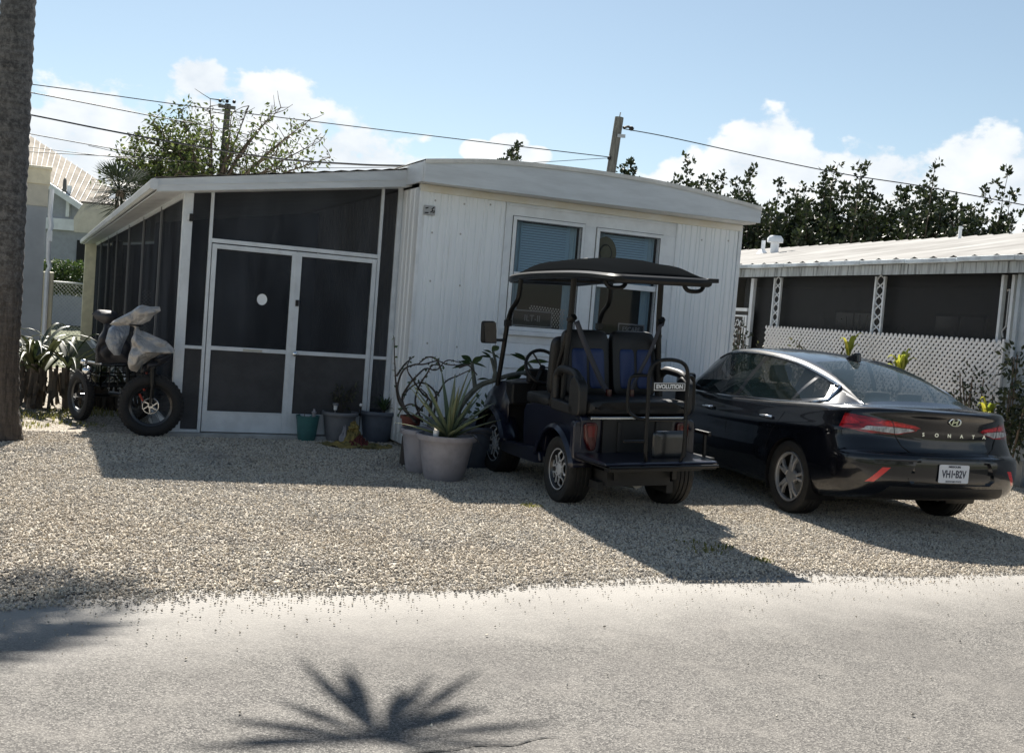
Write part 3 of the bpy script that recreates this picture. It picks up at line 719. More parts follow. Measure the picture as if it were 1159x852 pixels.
# white metal scroll gate in the far screen door
b = MB(); gx0, gx1 = 6.56, 7.3
b.box(gx0, gx1, .0, .03, 2.0, 2.06); b.box(gx0, gx1, 0, .03, 1.90, 1.93); b.box(gx0, gx0+.05, 0, .03, .3, 1.9); b.box(gx1-.03, gx1, 0, .03, .3, 1.9); b.box(gx0+.10, gx0+.125, 0, .03, .35, 1.9)
for i in range(5):
    for j in range(9):
        cx = gx0+.19+i*.12; cz = .5+j*.16; a0 = (i*2+j)*1.3
        b.tube([(cx+.06*math.cos(a0+t*.55)*(1-t*.06), .015, cz+.075*math.sin(a0+t*.55)*(1-t*.06)) for t in range(10)], .010, 5)
b.build('scroll_gate', M['white'], nb)
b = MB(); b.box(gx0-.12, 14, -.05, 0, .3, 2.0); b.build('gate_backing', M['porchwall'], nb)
# near end: pale blue corner wall
b = MB(); b.box(-5, .17, -.05, .06, 0, 2.60); b.box(.13, .19, -.02, .10, 0, 2.6); b.build('corner_wall', M['bluewall'], nb, bevel=.004)
# roof vents
b = MB(); b.lathe([(.09,-.2),(.09,.12),(.17,.12),(.17,.2),(.12,.26),(.0001,.27)], 18, Matrix.Translation((9.84,-2.5,3.5))); b.build('roof_vent', M['white'], nb)
b = MB(); b.tube([(10.3,-2.5,3.3),(10.3,-2.5,3.68)], .045, 10); b.lathe([(.14,-.04),(.05,.05)], 12, Matrix.Translation((10.3,-2.5,3.42))); b.build('vent_pipe', M['white'], nb)
b = MB(); b.tube([(5.5,-3.6,3.4),(5.5,-3.6,3.85)], .03, 8); b.build('vent_pipe', M['white'], nb)

# ------------------------------------------------------------------ left: near trailer wall, far house, hedge, fence
M['paleblue'] = mat('pale_blue_grey_wall', (.34,.37,.40), .6, var=.1, scale=1.5)
lt = thing('trailer', 'pale blue grey trailer end with cream parapet behind the palm trunk', 'trailer', (-7.55, 17.0, 0), R(25.5))
b = MB(); b.box(-3.4, 0, 0, 9, .0, 2.72); b.build('wall', M['paleblue'], lt)
b = MB(); b.box(-3.45, .03, -.05, 9, 3.06, 3.33); b.box(-3.47, .05, -.08, 9.02, 3.29, 3.34); b.build('parapet', M['cream'], lt, bevel=.01)
b = MB(); b.box(-3.42, .01, -.02, 9, 2.72, 3.06); M['cream2'] = mat('dull_cream_band', (.52,.50,.42), .6, var=.08); b.build('band', M['cream2'], lt)  # duller cream, for this band and the awning fascia
b = MB(); pts = [(.06,-.02,.3),(.06,-.02,1.7),(.09,-.02,1.78),(.06,-.02,1.9),(.05,-.03,2.3),(.08,-.03,2.42),(.05,-.03,2.6),(.06,-.03,3.0)]; b.tube(pts, .035, 8); b.box(.03,.10,-.07,.0,2.18,2.34); b.build('conduit', M['white'], lt)
b = MB(); b.box(.0,.16,.0,.5,.2,1.7); b.build('side_box', M['cream'], lt, bevel=.02)

fh = thing('far_house', 'grey gabled house with pale ribbed roof far behind on the left', 'house', (-15.9, 38, 0), 0)
M['greywall'] = mat('blue_grey_wall', (.34,.36,.40), .7, var=.08); M['palerib'] = mat('pale_ribbed_roof', (.36,.325,.28), .9, spec=.05, var=.2, scale=1.2)
fx, fy = 15.9, 38
def L_(px, py, Y): p = at(px, py, Y); return (p.x+fx, p.y-fy, p.z)
A = L_(20, 183, 38); B_ = L_(110, 243, 38); A2 = (A[0]-1.5, A[1]+3.2, A[2]+1.55); B2 = (B_[0]-.7, B_[1]+3.2, B_[2]+1.15)
b = MB(); rows = []
for i in range(19):
    t = i/18; p = Vector(A).lerp(Vector(B_), t); q = Vector(A2).lerp(Vector(B2), t); rows.append([tuple(p), tuple(q)])
b.grid(rows, smooth=False); rf = b.build('roof', M['palerib'], fh, solid=.05)
b = MB()
for i in range(0, 19):
    p, q = Vector(rows[i][0])+Vector((0,-.02,.05)), Vector(rows[i][1])+Vector((0,-.02,.05)); b.bar(p, q, .02, .05)
M['seam'] = mat('grey_roof_seam', (.16,.15,.14), .6); b.build('seam', M['seam'], rf)
b = MB(); b.bar(Vector(A)+Vector((0,-.1,-.09)), Vector(B_)+Vector((0,-.1,-.09)), .2, .2); b.build('rake_board', M['white'], fh)
b = MB(); b.add([(-4.5,.2,0),(B_[0]+.2,.2,0),(B_[0]+.1,.2,B_[2]-.1),(A[0],.2,A[2]-.1),(-4.5,.2,A[2])], [(0,1,2,3,4)]); b.box(-4.5, 1.6, .25, 8, 0, 4.0); b.build('wall', M['greywall'], fh)
b = MB(); p = L_(75, 242, 38); b.box(p[0]-.06, p[0]+.06, .08, .2, p[2]-.1, p[2]+1.0)
p0 = L_(58, 248, 38); p1 = L_(98, 256, 38); b.box(p0[0]-.5, p1[0]+.1, .05, .2, p1[2]-.2, p0[2]+.05); b.build('trim', M['white'], fh)
b = MB(); p = L_(93, 288, 38); b.box(p[0]-.25, p[0]+.4, .1, .2, p[2]-.4, p[2]+.5); b.build('window', M['dark'], fh)
b = MB(); p = L_(73, 214, 36.9); b.lathe([(.08,-.1),(.06,.3),(.0001,.4)], 8, Matrix.Translation(p)); b.build('vent_pipe', M['seam'], fh)
sr = thing('awning', 'small white edged shingle awning poking out behind the porch eave', 'awning', (-11.9, 30, 0), 0)
def L2(px, py, Y): p = at(px, py, Y); return Vector((p.x+11.9, p.y-30, p.z))
a0, a1, a2, a3 = L2(84,262,30), L2(84,247,30), L2(94,230,30), L2(97,238,30)
b = MB(); dx = Vector((1.9,.3,0)); dy = Vector((0,1.2,.25))
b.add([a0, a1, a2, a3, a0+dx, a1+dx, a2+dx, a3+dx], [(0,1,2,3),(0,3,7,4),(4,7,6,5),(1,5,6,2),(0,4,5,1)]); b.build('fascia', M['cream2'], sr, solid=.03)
b = MB(); b.add([a2+Vector((-.05,-.02,.02)), a2+dx+Vector((0,-.02,.02)), a2+dx+dy, a2+dy], [(0,1,2,3)]); M['shingle'] = mat('brown_shingles', (.12,.10,.09), .8, var=.4, scale=14); b.build('roof', M['shingle'], sr, solid=.06)
b = MB(); b.box(.2, .3, .3, .4, 0, 3.2); b.box(1.6, 1.7, .5, .6, 0, 3.2); b.build('post', M['cream'], sr)
# chain link fence
M['link'] = mat('chain_link_wire', (.46,.47,.46), .5, metal=.3)
cl = thing('chain_link_fence', 'grey chain link fence under the hedge at the back', 'fence', (-13.6, 28.6, 0), R(6))
b = MB(); step = .10
for i in range(-24, 38):
    x = i*step
    for s in (1, -1):
        xa = x if s > 0 else x+1.45; pts = [(xa, 0, .05), (xa+s*1.45, 0, 1.5)]
        b.bar(pts[0], pts[1], .007, .006)
b.build('mesh', M['link'], cl, fix=False)
b = MB(); b.tube([(-1.8,0,1.52),(3,0,1.52)], .03, 8); b.build('top_rail', M['link'], cl)
for x in (-.9, 1.1): b = MB(); b.tube([(x,0,0),(x,0,1.55)], .035, 8); b.build('post', M['link'], cl)
t = thing('meter_box', 'dark grey metal box in front of the chain link fence', 'box', (-12.55, 27.2, 0), R(5))
b = MB(); b.box(-.19,.19,0,.2,.2,1.12); b.build('body', M['kick'], t, bevel=.02); b = MB(); b.box(-.12,.12,.05,.15,0,.2); b.build('leg', M['black'], t)
b = MB(); b.box(-.17,.17,-.012,0,.24,1.08); b.build('door', M['black'], t, bevel=.006)

# ------------------------------------------------------------------ poles and wires
M['polewood'] = mat('grey_pole_wood', (.13,.13,.118), .85, var=.4, scale=4, stretch=(6,6,.5), bump=.3, bscale=20)
def utility_pole(name_label, base, top, r0, r1):
    t = thing('utility_pole', name_label, 'pole', (base[0], base[1], 0), 0, None)
    d = Vector(top)-Vector(base)
    b = MB(); b.tube([(0,0,0), d*.5, d], [r0, (r0+r1)/2, r1], 14); b.build('shaft', M['polewood'], t); return t, d
P1 = at(701,133,26); B1 = (P1.x-.46, 26.0, 0)
t, d = utility_pole('leaning grey wooden utility pole rising behind the white home roof', B1, tuple(P1), .14, .105)
b = MB(); b.tube([d+Vector((.10,-.05,-.25)), d+Vector((.22,-.1,-.22)), d+Vector((.36,-.1,-.27))], .03, 6); b.ball(d+Vector((.3,-.1,-.26)), .06, 8); b.build('insulator', M['black'], t); b = MB(); b.ball(d+Vector((-.17,-.1,-1.0)), .05, 8); b.build('insulator', M['black'], t)
b = MB(); b.tube([d+Vector((.0,0,-.02)), d+Vector((.02,0,.12))], .015, 6); b.build('top_pin', M['steel'], t); b = MB(); b.box(d.x-.02, d.x+.17, -.15, -.12, d.z-.5, d.z-.42); b.build('bracket', M['steel'], t)
P2 = at(258,118,31); 
t2, d2 = utility_pole('weathered utility pole standing inside the sparse left tree', (P2.x-.15, 31, 0), tuple(P2), .12, .085)
b = MB(); b.bar(d2+Vector((-.24,-.08,-.08)), d2+Vector((.24,-.08,-.11)), .07, .09); b.build('crossarm', M['polewood'], t2)
for x in (-.2, 0, .2): b = MB(); b.ball(d2+Vector((x,-.1,.06)), .055, 8); b.build('insulator', M['black'], t2)
M['wire'] = mat('black_wire', (.02,.02,.022), .6)
def wire(label, pts, r, n=10):
    c0 = Vector(pts[0]); b = MB(); P = curve_pts([Vector(p)-c0 for p in pts], n); b.tube(P, r, 5)
    o = b.build('utility_wire', M['wire'], loc=c0); tag(o, label, 'wire', 'overhead wires')
wire('topmost thin wire from the palm trunk to the leaning pole', [at(-30,90,25), at(38,96,25.2), at(220,121,25.6), at(357,138,25.8), at(580,165,25.9), at(690,178,25.9)], .011)
wire('second wire below the topmost, running from the palm to the pole in the left tree', [at(-30,95,24), at(38,105.5,25), at(165,130,28), at(256,147,30.8), at(330,165,33)], .014)
wire('thick service wire from the palm side down to the white home corner', [at(-30,119,16), at(36,130.5,16), at(150,153,15), at(300,178,14), at(400,186,13.2), at(463,188,12.6)], .012)
wire('thin wire above the far ribbed roof, meeting the left tree halfway up', [at(-30,139,25), at(36,152,26), at(130,169,28), at(180,178,29)], .012)
wire('low double wire over the far ribbed roof, upper strand', [at(-30,160,25), at(36,167,26), at(130,178,28), at(200,183,29)], .009)
wire('low double wire over the far ribbed roof, lower strand', [at(-30,167,25), at(36,172,26), at(130,177,28), at(200,179,29)], .011)
wire('pale thin wire just above the porch roof edge', [at(100,165,25), at(180,180,25.3), at(360,190,26), at(560,186,26), at(690,179,26)], .007)
wire('wire from the leaning pole down right over the dark trees', [at(706,146,26), at(760,156,25.6), at(870,180,25), at(960,198,24.6), at(1050,212,24.2), at(1190,238,23.6)], .012)

# ------------------------------------------------------------------ trees
M['leafR'] = leafmat('dark_round_leaf', [(.012,.020,.009), (.022,.034,.013), (.036,.052,.018), (.055,.07,.024)], .5, .14)
M['leafL'] = leafmat('olive_leaf', [(.045,.065,.02), (.085,.115,.03), (.14,.17,.045)], .5, .4)
M['leafP'] = leafmat('palm_leaf', [(.012,.02,.010), (.02,.032,.014), (.03,.04,.02)], .6, .15)
M['leafH'] = leafmat('hedge_leaf', [(.025,.05,.015), (.045,.08,.02), (.09,.13,.03)], .5, .3)
def leaf(m, p, d, ln, wd, up=Vector((0,0,1))):
    d = Vector(d).normalized(); s = d.cross(up)
    if s.length < .05: s = Vector((1,0,0))
    s.normalize(); nrm = s.cross(d)
    m.add([p, p+d*ln*.4+s*wd*.5+nrm*ln*.06, p+d*ln, p+d*ln*.4-s*wd*.5+nrm*ln*.06], [(0,1,2,3)])
def rv(r=1):
    while True:
        v = Vector((rnd.uniform(-1,1), rnd.uniform(-1,1), rnd.uniform(-1,1)))
        if .05 < v.length < 1: return v*r
def shoot_tree(label, x, y, top, wdt, low, nsh, seed, group, lf=.13):
    """many upright shoots set with whorls of round leaves"""
    global rnd
    rnd = random.Random(seed)
    t = thing('tree', label, 'tree', (x, y, 0), 0, group)
    tr = MB(); cr = MB()
    tr.tube(curve_pts([(0,0,0),(.05,.03,low*.5),(-.05,0,low)], 4), [.16-.006*i for i in range(9)], 8)
    for k in range(nsh):
        a = rnd.uniform(0, 2*PI); rr = wdt*math.sqrt(rnd.random()); h = top*(1-.25*(rr/wdt)**2)*(rnd.uniform(.86, 1.0) if k < 9 else rnd.uniform(.55, .92))
        if k < 3: h = top*rnd.uniform(.95, 1.02)
        ex, ey = rr*math.cos(a), rr*math.sin(a)
        p = curve_pts([(0,0,low*.55), (ex*.5,ey*.5,low*.9), (ex*.9,ey*.9,(low+h)*.5), (ex+rnd.uniform(-.15,.15),ey,h)], 6)
        tr.tube(p, [max(.008, .05*(1-i/len(p))) for i in range(len(p))], 5)
        # side twigs with leaf whorls
        for i in range(5, len(p)):
            f = i/len(p)
            for q in range(rnd.choice((2,3,3))):
                d = rv(1); d.z = abs(d.z)*.8+.2; e = p[i] + d*rnd.uniform(.1, .68)*(1.35-f*.95)
                if rnd.random() < .5: tr.tube([p[i], e], .007, 4)
                for z in range(rnd.randint(6, 10)):
                    o = rv(1); leaf(cr, e+o*.09, o+Vector((0,0,.5)), lf*rnd.uniform(.7,1.25), lf*rnd.uniform(.6,.85), rv(1))
        for z in range(9):
            o = rv(1); leaf(cr, p[-1]+o*.05, o+Vector((0,0,.6)), lf, lf*.75, rv(1))
    tr.build('trunk', M['bark'], t); cr.build('crown', M['leafR'], t, fix=False); return t
rt = [  # px of the crown centre, top px y, distance, half width, label
 (742,200,33,1.0,'small low dark tree right of the leaning pole, just above the home roof'),
 (806,182,32,1.35,'tall dark tree with one high shoot rising above the right end of the home roof'),
 (776,190,34,1.25,'dark tree standing just right of the home roof ridge, behind its slope'),
 (836,196,33,1.3,'dark tree filling the gap over the right end of the home roof'),
 (866,202,31,1.3,'dark tree behind the right corner of the white home eave'),
 (905,190,30,1.25,'dark tree behind the white roof vent of the neighbour'),
 (930,204,32,1.3,'lower dark tree behind the thin roof pipe, in the middle of the row'),
 (955,186,30,1.15,'dark tree third from the home, above the ribbed roof'),
 (1003,202,31,1.05,'lower dark tree in the dip of the right hand row'),
 (1058,190,30,1.3,'tallest dark tree near the right end of the row'),
 (1032,208,32,1.3,'lower dark tree just left of the tallest one in the row'),
 (1090,206,33,1.3,'lower dark tree just right of the tallest one in the row'),
 (1112,208,30,1.2,'dark tree second from the right edge'),
 (1135,214,32,1.35,'lower dark tree filling the gap before the right edge'),
 (1178,224,30,1.4,'dark tree cut by the right edge of the photo')]
for i, (px, py, Y, wdt, lb) in enumerate(rt):
    p = at(px, py, Y); shoot_tree(lb, p.x, Y, p.z-.28, wdt*1.5, 2.0, 96, 100+i, 'row of dark trees behind the neighbour house')
for px, py, Y, wdt, lb in ((560,167,34,.9,'tree top peeping over the middle of the white home roof'), (712,184,36,.5,'tiny tree top at the foot of the leaning pole')):
    p = at(px, py, Y); shoot_tree(lb, p.x, Y, p.z, wdt, 2.5, 22, 300+px, 'tree tops behind the white home', .13)

# left tree: half bare, leaves in loose clumps
def left_tree():
    global rnd
    rnd = random.Random(21)
    Y = 30; c0 = at(240, 250, Y); t = thing('tree', 'half bare tree with loose olive leaves behind the porch', 'tree', (c0.x, Y, 0))
    tr = MB(); cr = MB()
    def L3(px, py, dy=0): p = at(px, py, Y+dy); return Vector((p.x-c0.x, dy, p.z))
    base = Vector((0,0,0)); fork = L3(236,230)
    tr.tube(curve_pts([base, Vector((.05,.05,1.6)), fork], 5), [.2-.008*i for i in range(11)], 8)
    ends = [(125,205,.3),(135,180,-.5),(150,165,.6),(172,140,-.3),(190,150,.8),(205,125,.2),(218,160,-1),(238,112,.4),(262,130,-.6),(282,120,.6),(300,140,-.4),(318,122,.2),(335,150,.8),(352,135,-.5),(362,160,.3),(374,178,-.3),(340,185,.5),(310,175,-.9),(165,195,1.0),(140,210,-.9),(270,165,1.2),(200,190,-1.2),(180,170,1.3),(290,200,.9),(160,218,.1),(225,140,1.5),(155,150,.2),(148,190,.9),(185,205,-.2),(200,165,.5)]
    for k, (px, py, dy) in enumerate(ends):
        e = L3(px, py, dy); mid = fork.lerp(e, .5)+rv(.25)+Vector((0,0,.15))
        P = curve_pts([fork-Vector((0,0,.3)), mid, e], 7); n = len(P)
        tr.tube(P, [max(.010, .075*(1-i/n)**1.2) for i in range(n)], 5)
        left = px < 230; dense = 16 if left else 5
        if py < 130 and not left: dense = 2
        for i in range(4, n):
            for q in range(3):
                d = rv(1); tip = P[i]+d*rnd.uniform(.2,.75)*Vector((1,1,.8)).length/1.7
                tr.tube([P[i], P[i].lerp(tip,.5)+rv(.05), tip], [.014,.010,.006], 4)
                for z in range(int(dense*rnd.uniform(.3,1.4))):
                    o = rv(1); leaf(cr, P[i].lerp(tip, rnd.uniform(.3,1.1))+o*.16, o-Vector((0,0,.3)), rnd.uniform(.10,.18), rnd.uniform(.055,.09), rv(1))
    tr.build('trunk', M['bark'], t); cr.build('crown', M['leafL'], t, fix=False)
left_tree()
# small fan palm
def fan_palm():
    global rnd
    rnd = random.Random(5); c0 = at(136, 216, 27); t = thing('fan_palm', 'dark fan palm with spiky fronds beside the porch eave', 'palm tree', (c0.x, 27, 0))
    tr = MB(); tr.tube([(0,0,0),(.03,0,c0.z*.5),(0,0,c0.z)], [.15,.13,.11], 10); tr.build('trunk', M['bark'], t)
    cr = MB()
    for k in range(46):
        d = rv(1).normalized(); d.z = d.z*.8+.1; d.normalize()
        s = Vector((0,0,c0.z)); e = s+d*rnd.uniform(.28,.48); cr.tube([s, e], .012, 4)
        side = d.cross(Vector((0,0,1))).normalized(); up2 = side.cross(d)
        for j in range(15):
            a = R(-100+200*j/14); dd = d*math.cos(a)+side*math.sin(a)+up2*.1; tip = dd.normalized()*.62 + Vector((0,0,-.10))
            wv = side*.022
            cr.add([e-wv*.4, e+wv*.4, e+tip*.6+wv, e+tip, e+tip*.6-wv], [(0,1,2,3,4)])
    cr.build('crown', M['leafP'], t, fix=False)
fan_palm()
# hedge
def hedge(label, x0, x1, y, z0, z1, d, n, nm='hedge', lm='leafH', lf=.1):
    t = thing(nm, label, 'hedge', ((x0+x1)/2, y, 0)); m = MB(); hw = (x1-x0)/2
    for i in range(n):
        p = Vector((rnd.uniform(-hw,hw), rnd.uniform(-d/2,d/2), rnd.uniform(z0,z1)+.06*noise.noise((i*.37,1,0))))
        o = rv(1); leaf(m, p, o, lf*rnd.uniform(.7,1.3), lf*.5, rv(1))
    m.build('foliage', M[lm], t, fix=False)
hedge('clipped dark green hedge above the chain link fence', -14.4, -10.7, 29.9, 1.2, 2.12, .9, 9000, lf=.10)

# ------------------------------------------------------------------ palm whose trunk frames the left edge
def palm():
    global rnd
    rnd = random.Random(11)
    t = thing('palm_tree', 'tall palm with rough grey ringed trunk at the left edge', 'palm tree', (-4.95, 10.3, 0))
    m = bpy.data.materials.new('ringed_palm_bark'); m.use_nodes = True; nt, N, L, b = nodes_of(m)
    tc = N.new('ShaderNodeTexCoord').outputs['Object']
    mp = N.new('ShaderNodeMapping'); mp.inputs['Scale'].default_value = (1.2,1.2,9); L.new(tc, mp.inputs[0])
    n1 = noise_node(N, L, mp.outputs[0], 3, 6, .7); n2 = noise_node(N, L, tc, 22, 6, .75)
    c = mixc(N, L, rng(N, L, n1, .35, .65), (.085,.083,.083), (.03,.029,.03)); c = mixc(N, L, rng(N, L, n2, .42, .62), c, (.16,.157,.155)); 
    sx = N.new('ShaderNodeSeparateXYZ'); L.new(tc, sx.inputs[0])
    mp2 = N.new('ShaderNodeMapping'); mp2.inputs['Scale'].default_value = (9,9,.7); L.new(tc, mp2.inputs[0])
    fib = mixc(N, L, rng(N, L, noise_node(N, L, mp2.outputs[0], 4, 6, .7), .35, .68), (.105,.085,.07), (.02,.017,.015))
    ad = N.new('ShaderNodeMath'); L.new(sx.outputs[2], ad.inputs[0]); L.new(rng(N, L, n2, .3, .7, -.3, .3), ad.inputs[1])
    c = mixc(N, L, rng(N, L, ad.outputs[0], .9, 2.0), fib, c)
    L.new(c, b.inputs['Base Color']); b.inputs['Roughness'].default_value = .9
    bp = N.new('ShaderNodeBump'); bp.inputs['Strength'].default_value = .9; bp.inputs['Distance'].default_value = .02; L.new(n1, bp.inputs['Height']); 
    bp2 = N.new('ShaderNodeBump'); bp2.inputs['Strength'].default_value = .7; bp2.inputs['Distance'].default_value = .012; L.new(n2, bp2.inputs['Height']); L.new(bp.outputs[0], bp2.inputs['Normal']); L.new(bp2.outputs[0], b.inputs['Normal'])
    tr = MB(); rows = []; H = 7.2
    for i in range(181):
        z = H*i/180; r = .175 + .075*math.exp(-z/.28) - .012*z/H*3
        row = []
        for j in range(28):
            a = 2*PI*j/28; rr = r + .010*noise.noise((math.cos(a)*2, math.sin(a)*2, z*5)) + .006*math.sin(z*2*PI/.11) + (.03*noise.noise((math.cos(a)*5, math.sin(a)*5, 1)) if z < .5 else 0)*(1-z/.5)
            row.append((rr*math.cos(a), rr*math.sin(a), z))
        rows.append(row)
    tr.grid(rows, cyc=True); tr.build('trunk', m, t, fix=True, sharp=0)
    cr = MB()
    def frond(az, ln, rise, droop, n=46, s0=.18, wide=1.0, lw=.022):
        pts = []
        for i in range(17):
            s = i/16; r = ln*s*(1-.12*s); pts.append(Vector((math.cos(az)*r, math.sin(az)*r, H + rise*math.sin(s*1.7) - droop*s*s)))
        cr.tube(pts, [(.014 if s0 > .5 else .03)*(1-i/18) for i in range(17)], 5)
        for i in range(n):
            s = s0+(1-s0)*i/(n-1); k = s*16; i0 = min(int(k), 15); p = pts[i0].lerp(pts[i0+1], k-i0); d = (pts[i0+1]-pts[i0]).normalized()
            for sg in (-1, 1):
                sd_ = d.cross(Vector((0,0,1))).normalized()*sg; L0 = (.75*math.sin(PI*(.12+.8*s))+.12)*rnd.uniform(.85,1.1)
                tip = p + (sd_*.85*wide + d*.75 + Vector((0,0,-.25))).normalized()*L0; mid = p.lerp(tip, .5)+Vector((0,0,.05)); q = d*lw
                cr.add([p-q*.5, p+q*.5, mid+q, tip, mid-q], [(0,1,2,3,4)])
    frond(R(-13), 3.69, .7, 1.59, 2, .9)
    hub = Vector((3.16, -.75, 6.3))                       # unseen fan of leaflets, shaped and placed for its shadow on the road
    for k in range(21):
        a = R(-30+240*k/20+rnd.uniform(-5,5)); L0 = rnd.uniform(.50,.80)*(1.2 if 60 < math.degrees(a) < 140 else 1)
        d = Vector((math.cos(a), math.sin(a), rnd.uniform(-.35,.1))); sd_ = Vector((-math.sin(a), math.cos(a), 0))*.036
        cr.add([hub-sd_*.3, hub+sd_*.3, hub+d*L0*.55+sd_, hub+d*L0, hub+d*L0*.55-sd_], [(0,1,2,3,4)])
    frond(R(41), 2.35, .5, .9, 36); frond(R(54), 2.2, .5, .8, 30)
    for az in (95,120,145,165,185,205,228,250,272,295,318): frond(R(az+rnd.uniform(-6,6)), rnd.uniform(2.6,3.3), rnd.uniform(.5,1.2), rnd.uniform(.9,1.7), 36)
    cr.build('crown', M['leafP'], t, fix=False)
palm()

# ------------------------------------------------------------------ strappy plants by the palm
M['strap'] = leafmat('striped_strap_leaf', [(.015,.028,.012), (.03,.045,.018), (.075,.085,.035), (.04,.05,.02)], .5, .15)
M['deadleaf'] = leafmat('dead_brown_leaf', [(.025,.02,.016), (.05,.04,.03), (.09,.075,.055)], .85, .15)
def strap_leaf(m, p, az, ln, rise, wd, n=8, droop=1.0):
    rows = []; d = Vector((math.cos(az), math.sin(az), 0)); s = Vector((-math.sin(az), math.cos(az), 0))
    for i in range(n+1):
        t = i/n; c = p + d*ln*(t*.95) + Vector((0,0,rise*(math.sin(min(t*2.1, PI)) if droop else t) - .35*ln*droop*max(0,t-.45)**1.3))
        ww = wd*(.35+.65*math.sin(PI*min(1, t*.9+.12)))*(1-t**3*.9); rows.append([tuple(c-s*ww+Vector((0,0,ww*.4))), tuple(c), tuple(c+s*ww+Vector((0,0,ww*.4)))])
    m.grid(rows)
def strappy(label, x, y, n, ln, h0, seed, dead=True):
    global rnd
    rnd = random.Random(seed)
    t = thing('strap_leaf_plant', label, 'plant', (x, y, 0)); m = MB(); st = MB()
    for c in range(4):
        ox, oy = rnd.uniform(-.25,.25), rnd.uniform(-.2,.2); hh = h0*rnd.uniform(.6,1.1)
        st.tube([(ox,oy,0),(ox*.9,oy*.9,hh)], [.05,.04], 7)
        for i in range(n//4):
            strap_leaf(m, Vector((ox,oy,hh*rnd.uniform(.85,1.1))), rnd.uniform(0,2*PI), ln*rnd.uniform(.6,1.1), ln*rnd.uniform(.15,.6), rnd.uniform(.022,.04))
    m.build('leaves', M['strap'], t, fix=False); st.build('stems', M['bark'], t)
    if dead:
        m = MB()
        for i in range(60):
            a = rnd.uniform(0,2*PI); r = rnd.uniform(.1,.35); p = Vector((r*math.cos(a)+rnd.uniform(-.2,.2), r*math.sin(a), h0*rnd.uniform(.5,1.0)))
            m.grid([[tuple(p+Vector((.02,0,0))), tuple(p-Vector((.02,0,0)))], [tuple(p+Vector((.05*math.cos(a)+.02,.05*math.sin(a),-.25))), tuple(p+Vector((.05*math.cos(a)-.02,.05*math.sin(a),-.25)))], [tuple(p+Vector((.1*math.cos(a),.1*math.sin(a),-.5*h0)))]*2])
        m.build('dead_leaves', M['deadleaf'], t, fix=False)
strappy('sunlit strap leaved plant with drooping dead leaves right of the palm trunk', -5.62, 13.0, 44, .85, .55, 3)
strappy('smaller shaded strap leaved plant half hidden behind the palm trunk', -6.35, 13.4, 40, .8, .6, 4)
strappy('low bushy strap plant behind the trike wheel', -5.15, 13.6, 30, .6, .3, 8)
# plants in front of the lattice
M['croton'] = leafmat('yellow_green_leaf', [(.14,.20,.03), (.38,.40,.05), (.62,.55,.06)], .4, .5)
M['bush'] = leafmat('bush_leaf', [(.05,.06,.025), (.09,.10,.035), (.17,.16,.06)], .5, .3)
M['vine'] = leafmat('vine_leaf', [(.015,.022,.012), (.03,.045,.02), (.06,.08,.03)], .5, .2)
def croton(label, x, y, z, n, ln, seed):
    global rnd
    rnd = random.Random(seed); p0 = NW(x, y); t = thing('croton_plant', label, 'plant', p0); st = MB(); m = MB()
    st.tube([(0,0,0),(.02,.0,z*.6),(0,0,z)], [.02,.016,.012], 6)
    for i in range(n):
        a = 2.4*i; strap_leaf(m, Vector((0,0,z-.02*i*.5)), a, ln*rnd.uniform(.35,.75), ln*rnd.uniform(.6,1.1), .045*ln/.3, 6, .4)
    m.build('leaves', M['croton'], t, fix=False); st.build('stem', M['bark'], t)
croton('bright yellow leaved plant behind the car boot, against the lattice', 1.75, .45, 1.22, 12, .34, 1)
croton('yellow green leaf sprig behind the car roof, against the lattice', 3.0, .40, 1.42, 7, .30, 2)
croton('yellow leaved sprig at the right edge beside the pale blue wall', .02, .5, .75, 8, .30, 9)
def shrub(label, x, y, r, z0, z1, n, lm, seed, lf=.07, world=None, twigs=8):
    global rnd
    rnd = random.Random(seed); p0 = NW(x, y) if world is None else Vector(world); t = thing('shrub', label, 'shrub', p0, 0 if world is not None else NROT); m = MB(); st = MB()
    for i in range(twigs):
        e = Vector((rnd.uniform(-r,r), rnd.uniform(-.2,.2), rnd.uniform(lerp(z0,z1,.5), z1))); st.tube(curve_pts([(0,0,0), (e.x*.6,e.y,e.z*.5), e], 4), .008, 5)
        for k in range(n//twigs):
            f = rnd.uniform(.35,1.05); o = rv(1); q = Vector((e.x*f,e.y*f,e.z*f))+o*.14; 
            if q.z > z0: leaf(m, q, o, lf*rnd.uniform(.7,1.4), lf*.55, rv(1))
    m.build('foliage', M[lm], t, fix=False); st.build('stems', M['bark'], t)
shrub('straggly olive shrub in front of the left half of the lattice', 4.2, .5, .9, .5, 1.55, 700, 'bush', 31)
shrub('brownish twiggy shrub against the middle of the lattice', 2.5, .45, .8, .5, 1.40, 420, 'deadleaf', 32)
shrub('dark vine climbing the right end of the lattice', .55, .20, .45, .5, 1.35, 380, 'vine', 33, .06)
shrub('dark leafy vine on the pale wall at the right edge', -.15, .25, .35, .35, 1.7, 700, 'vine', 34, .08)
shrub('dark plants inside the far porch opening', 6.1, .2, .3, .4, 1.75, 260, 'vine', 35, .08)
# thin plants standing on the porch behind the lattice
shrub('row of thin potted stems showing above the lattice', 4.2, -.6, .9, 1.4, 2.05, 120, 'bush', 36, .06, twigs=14)

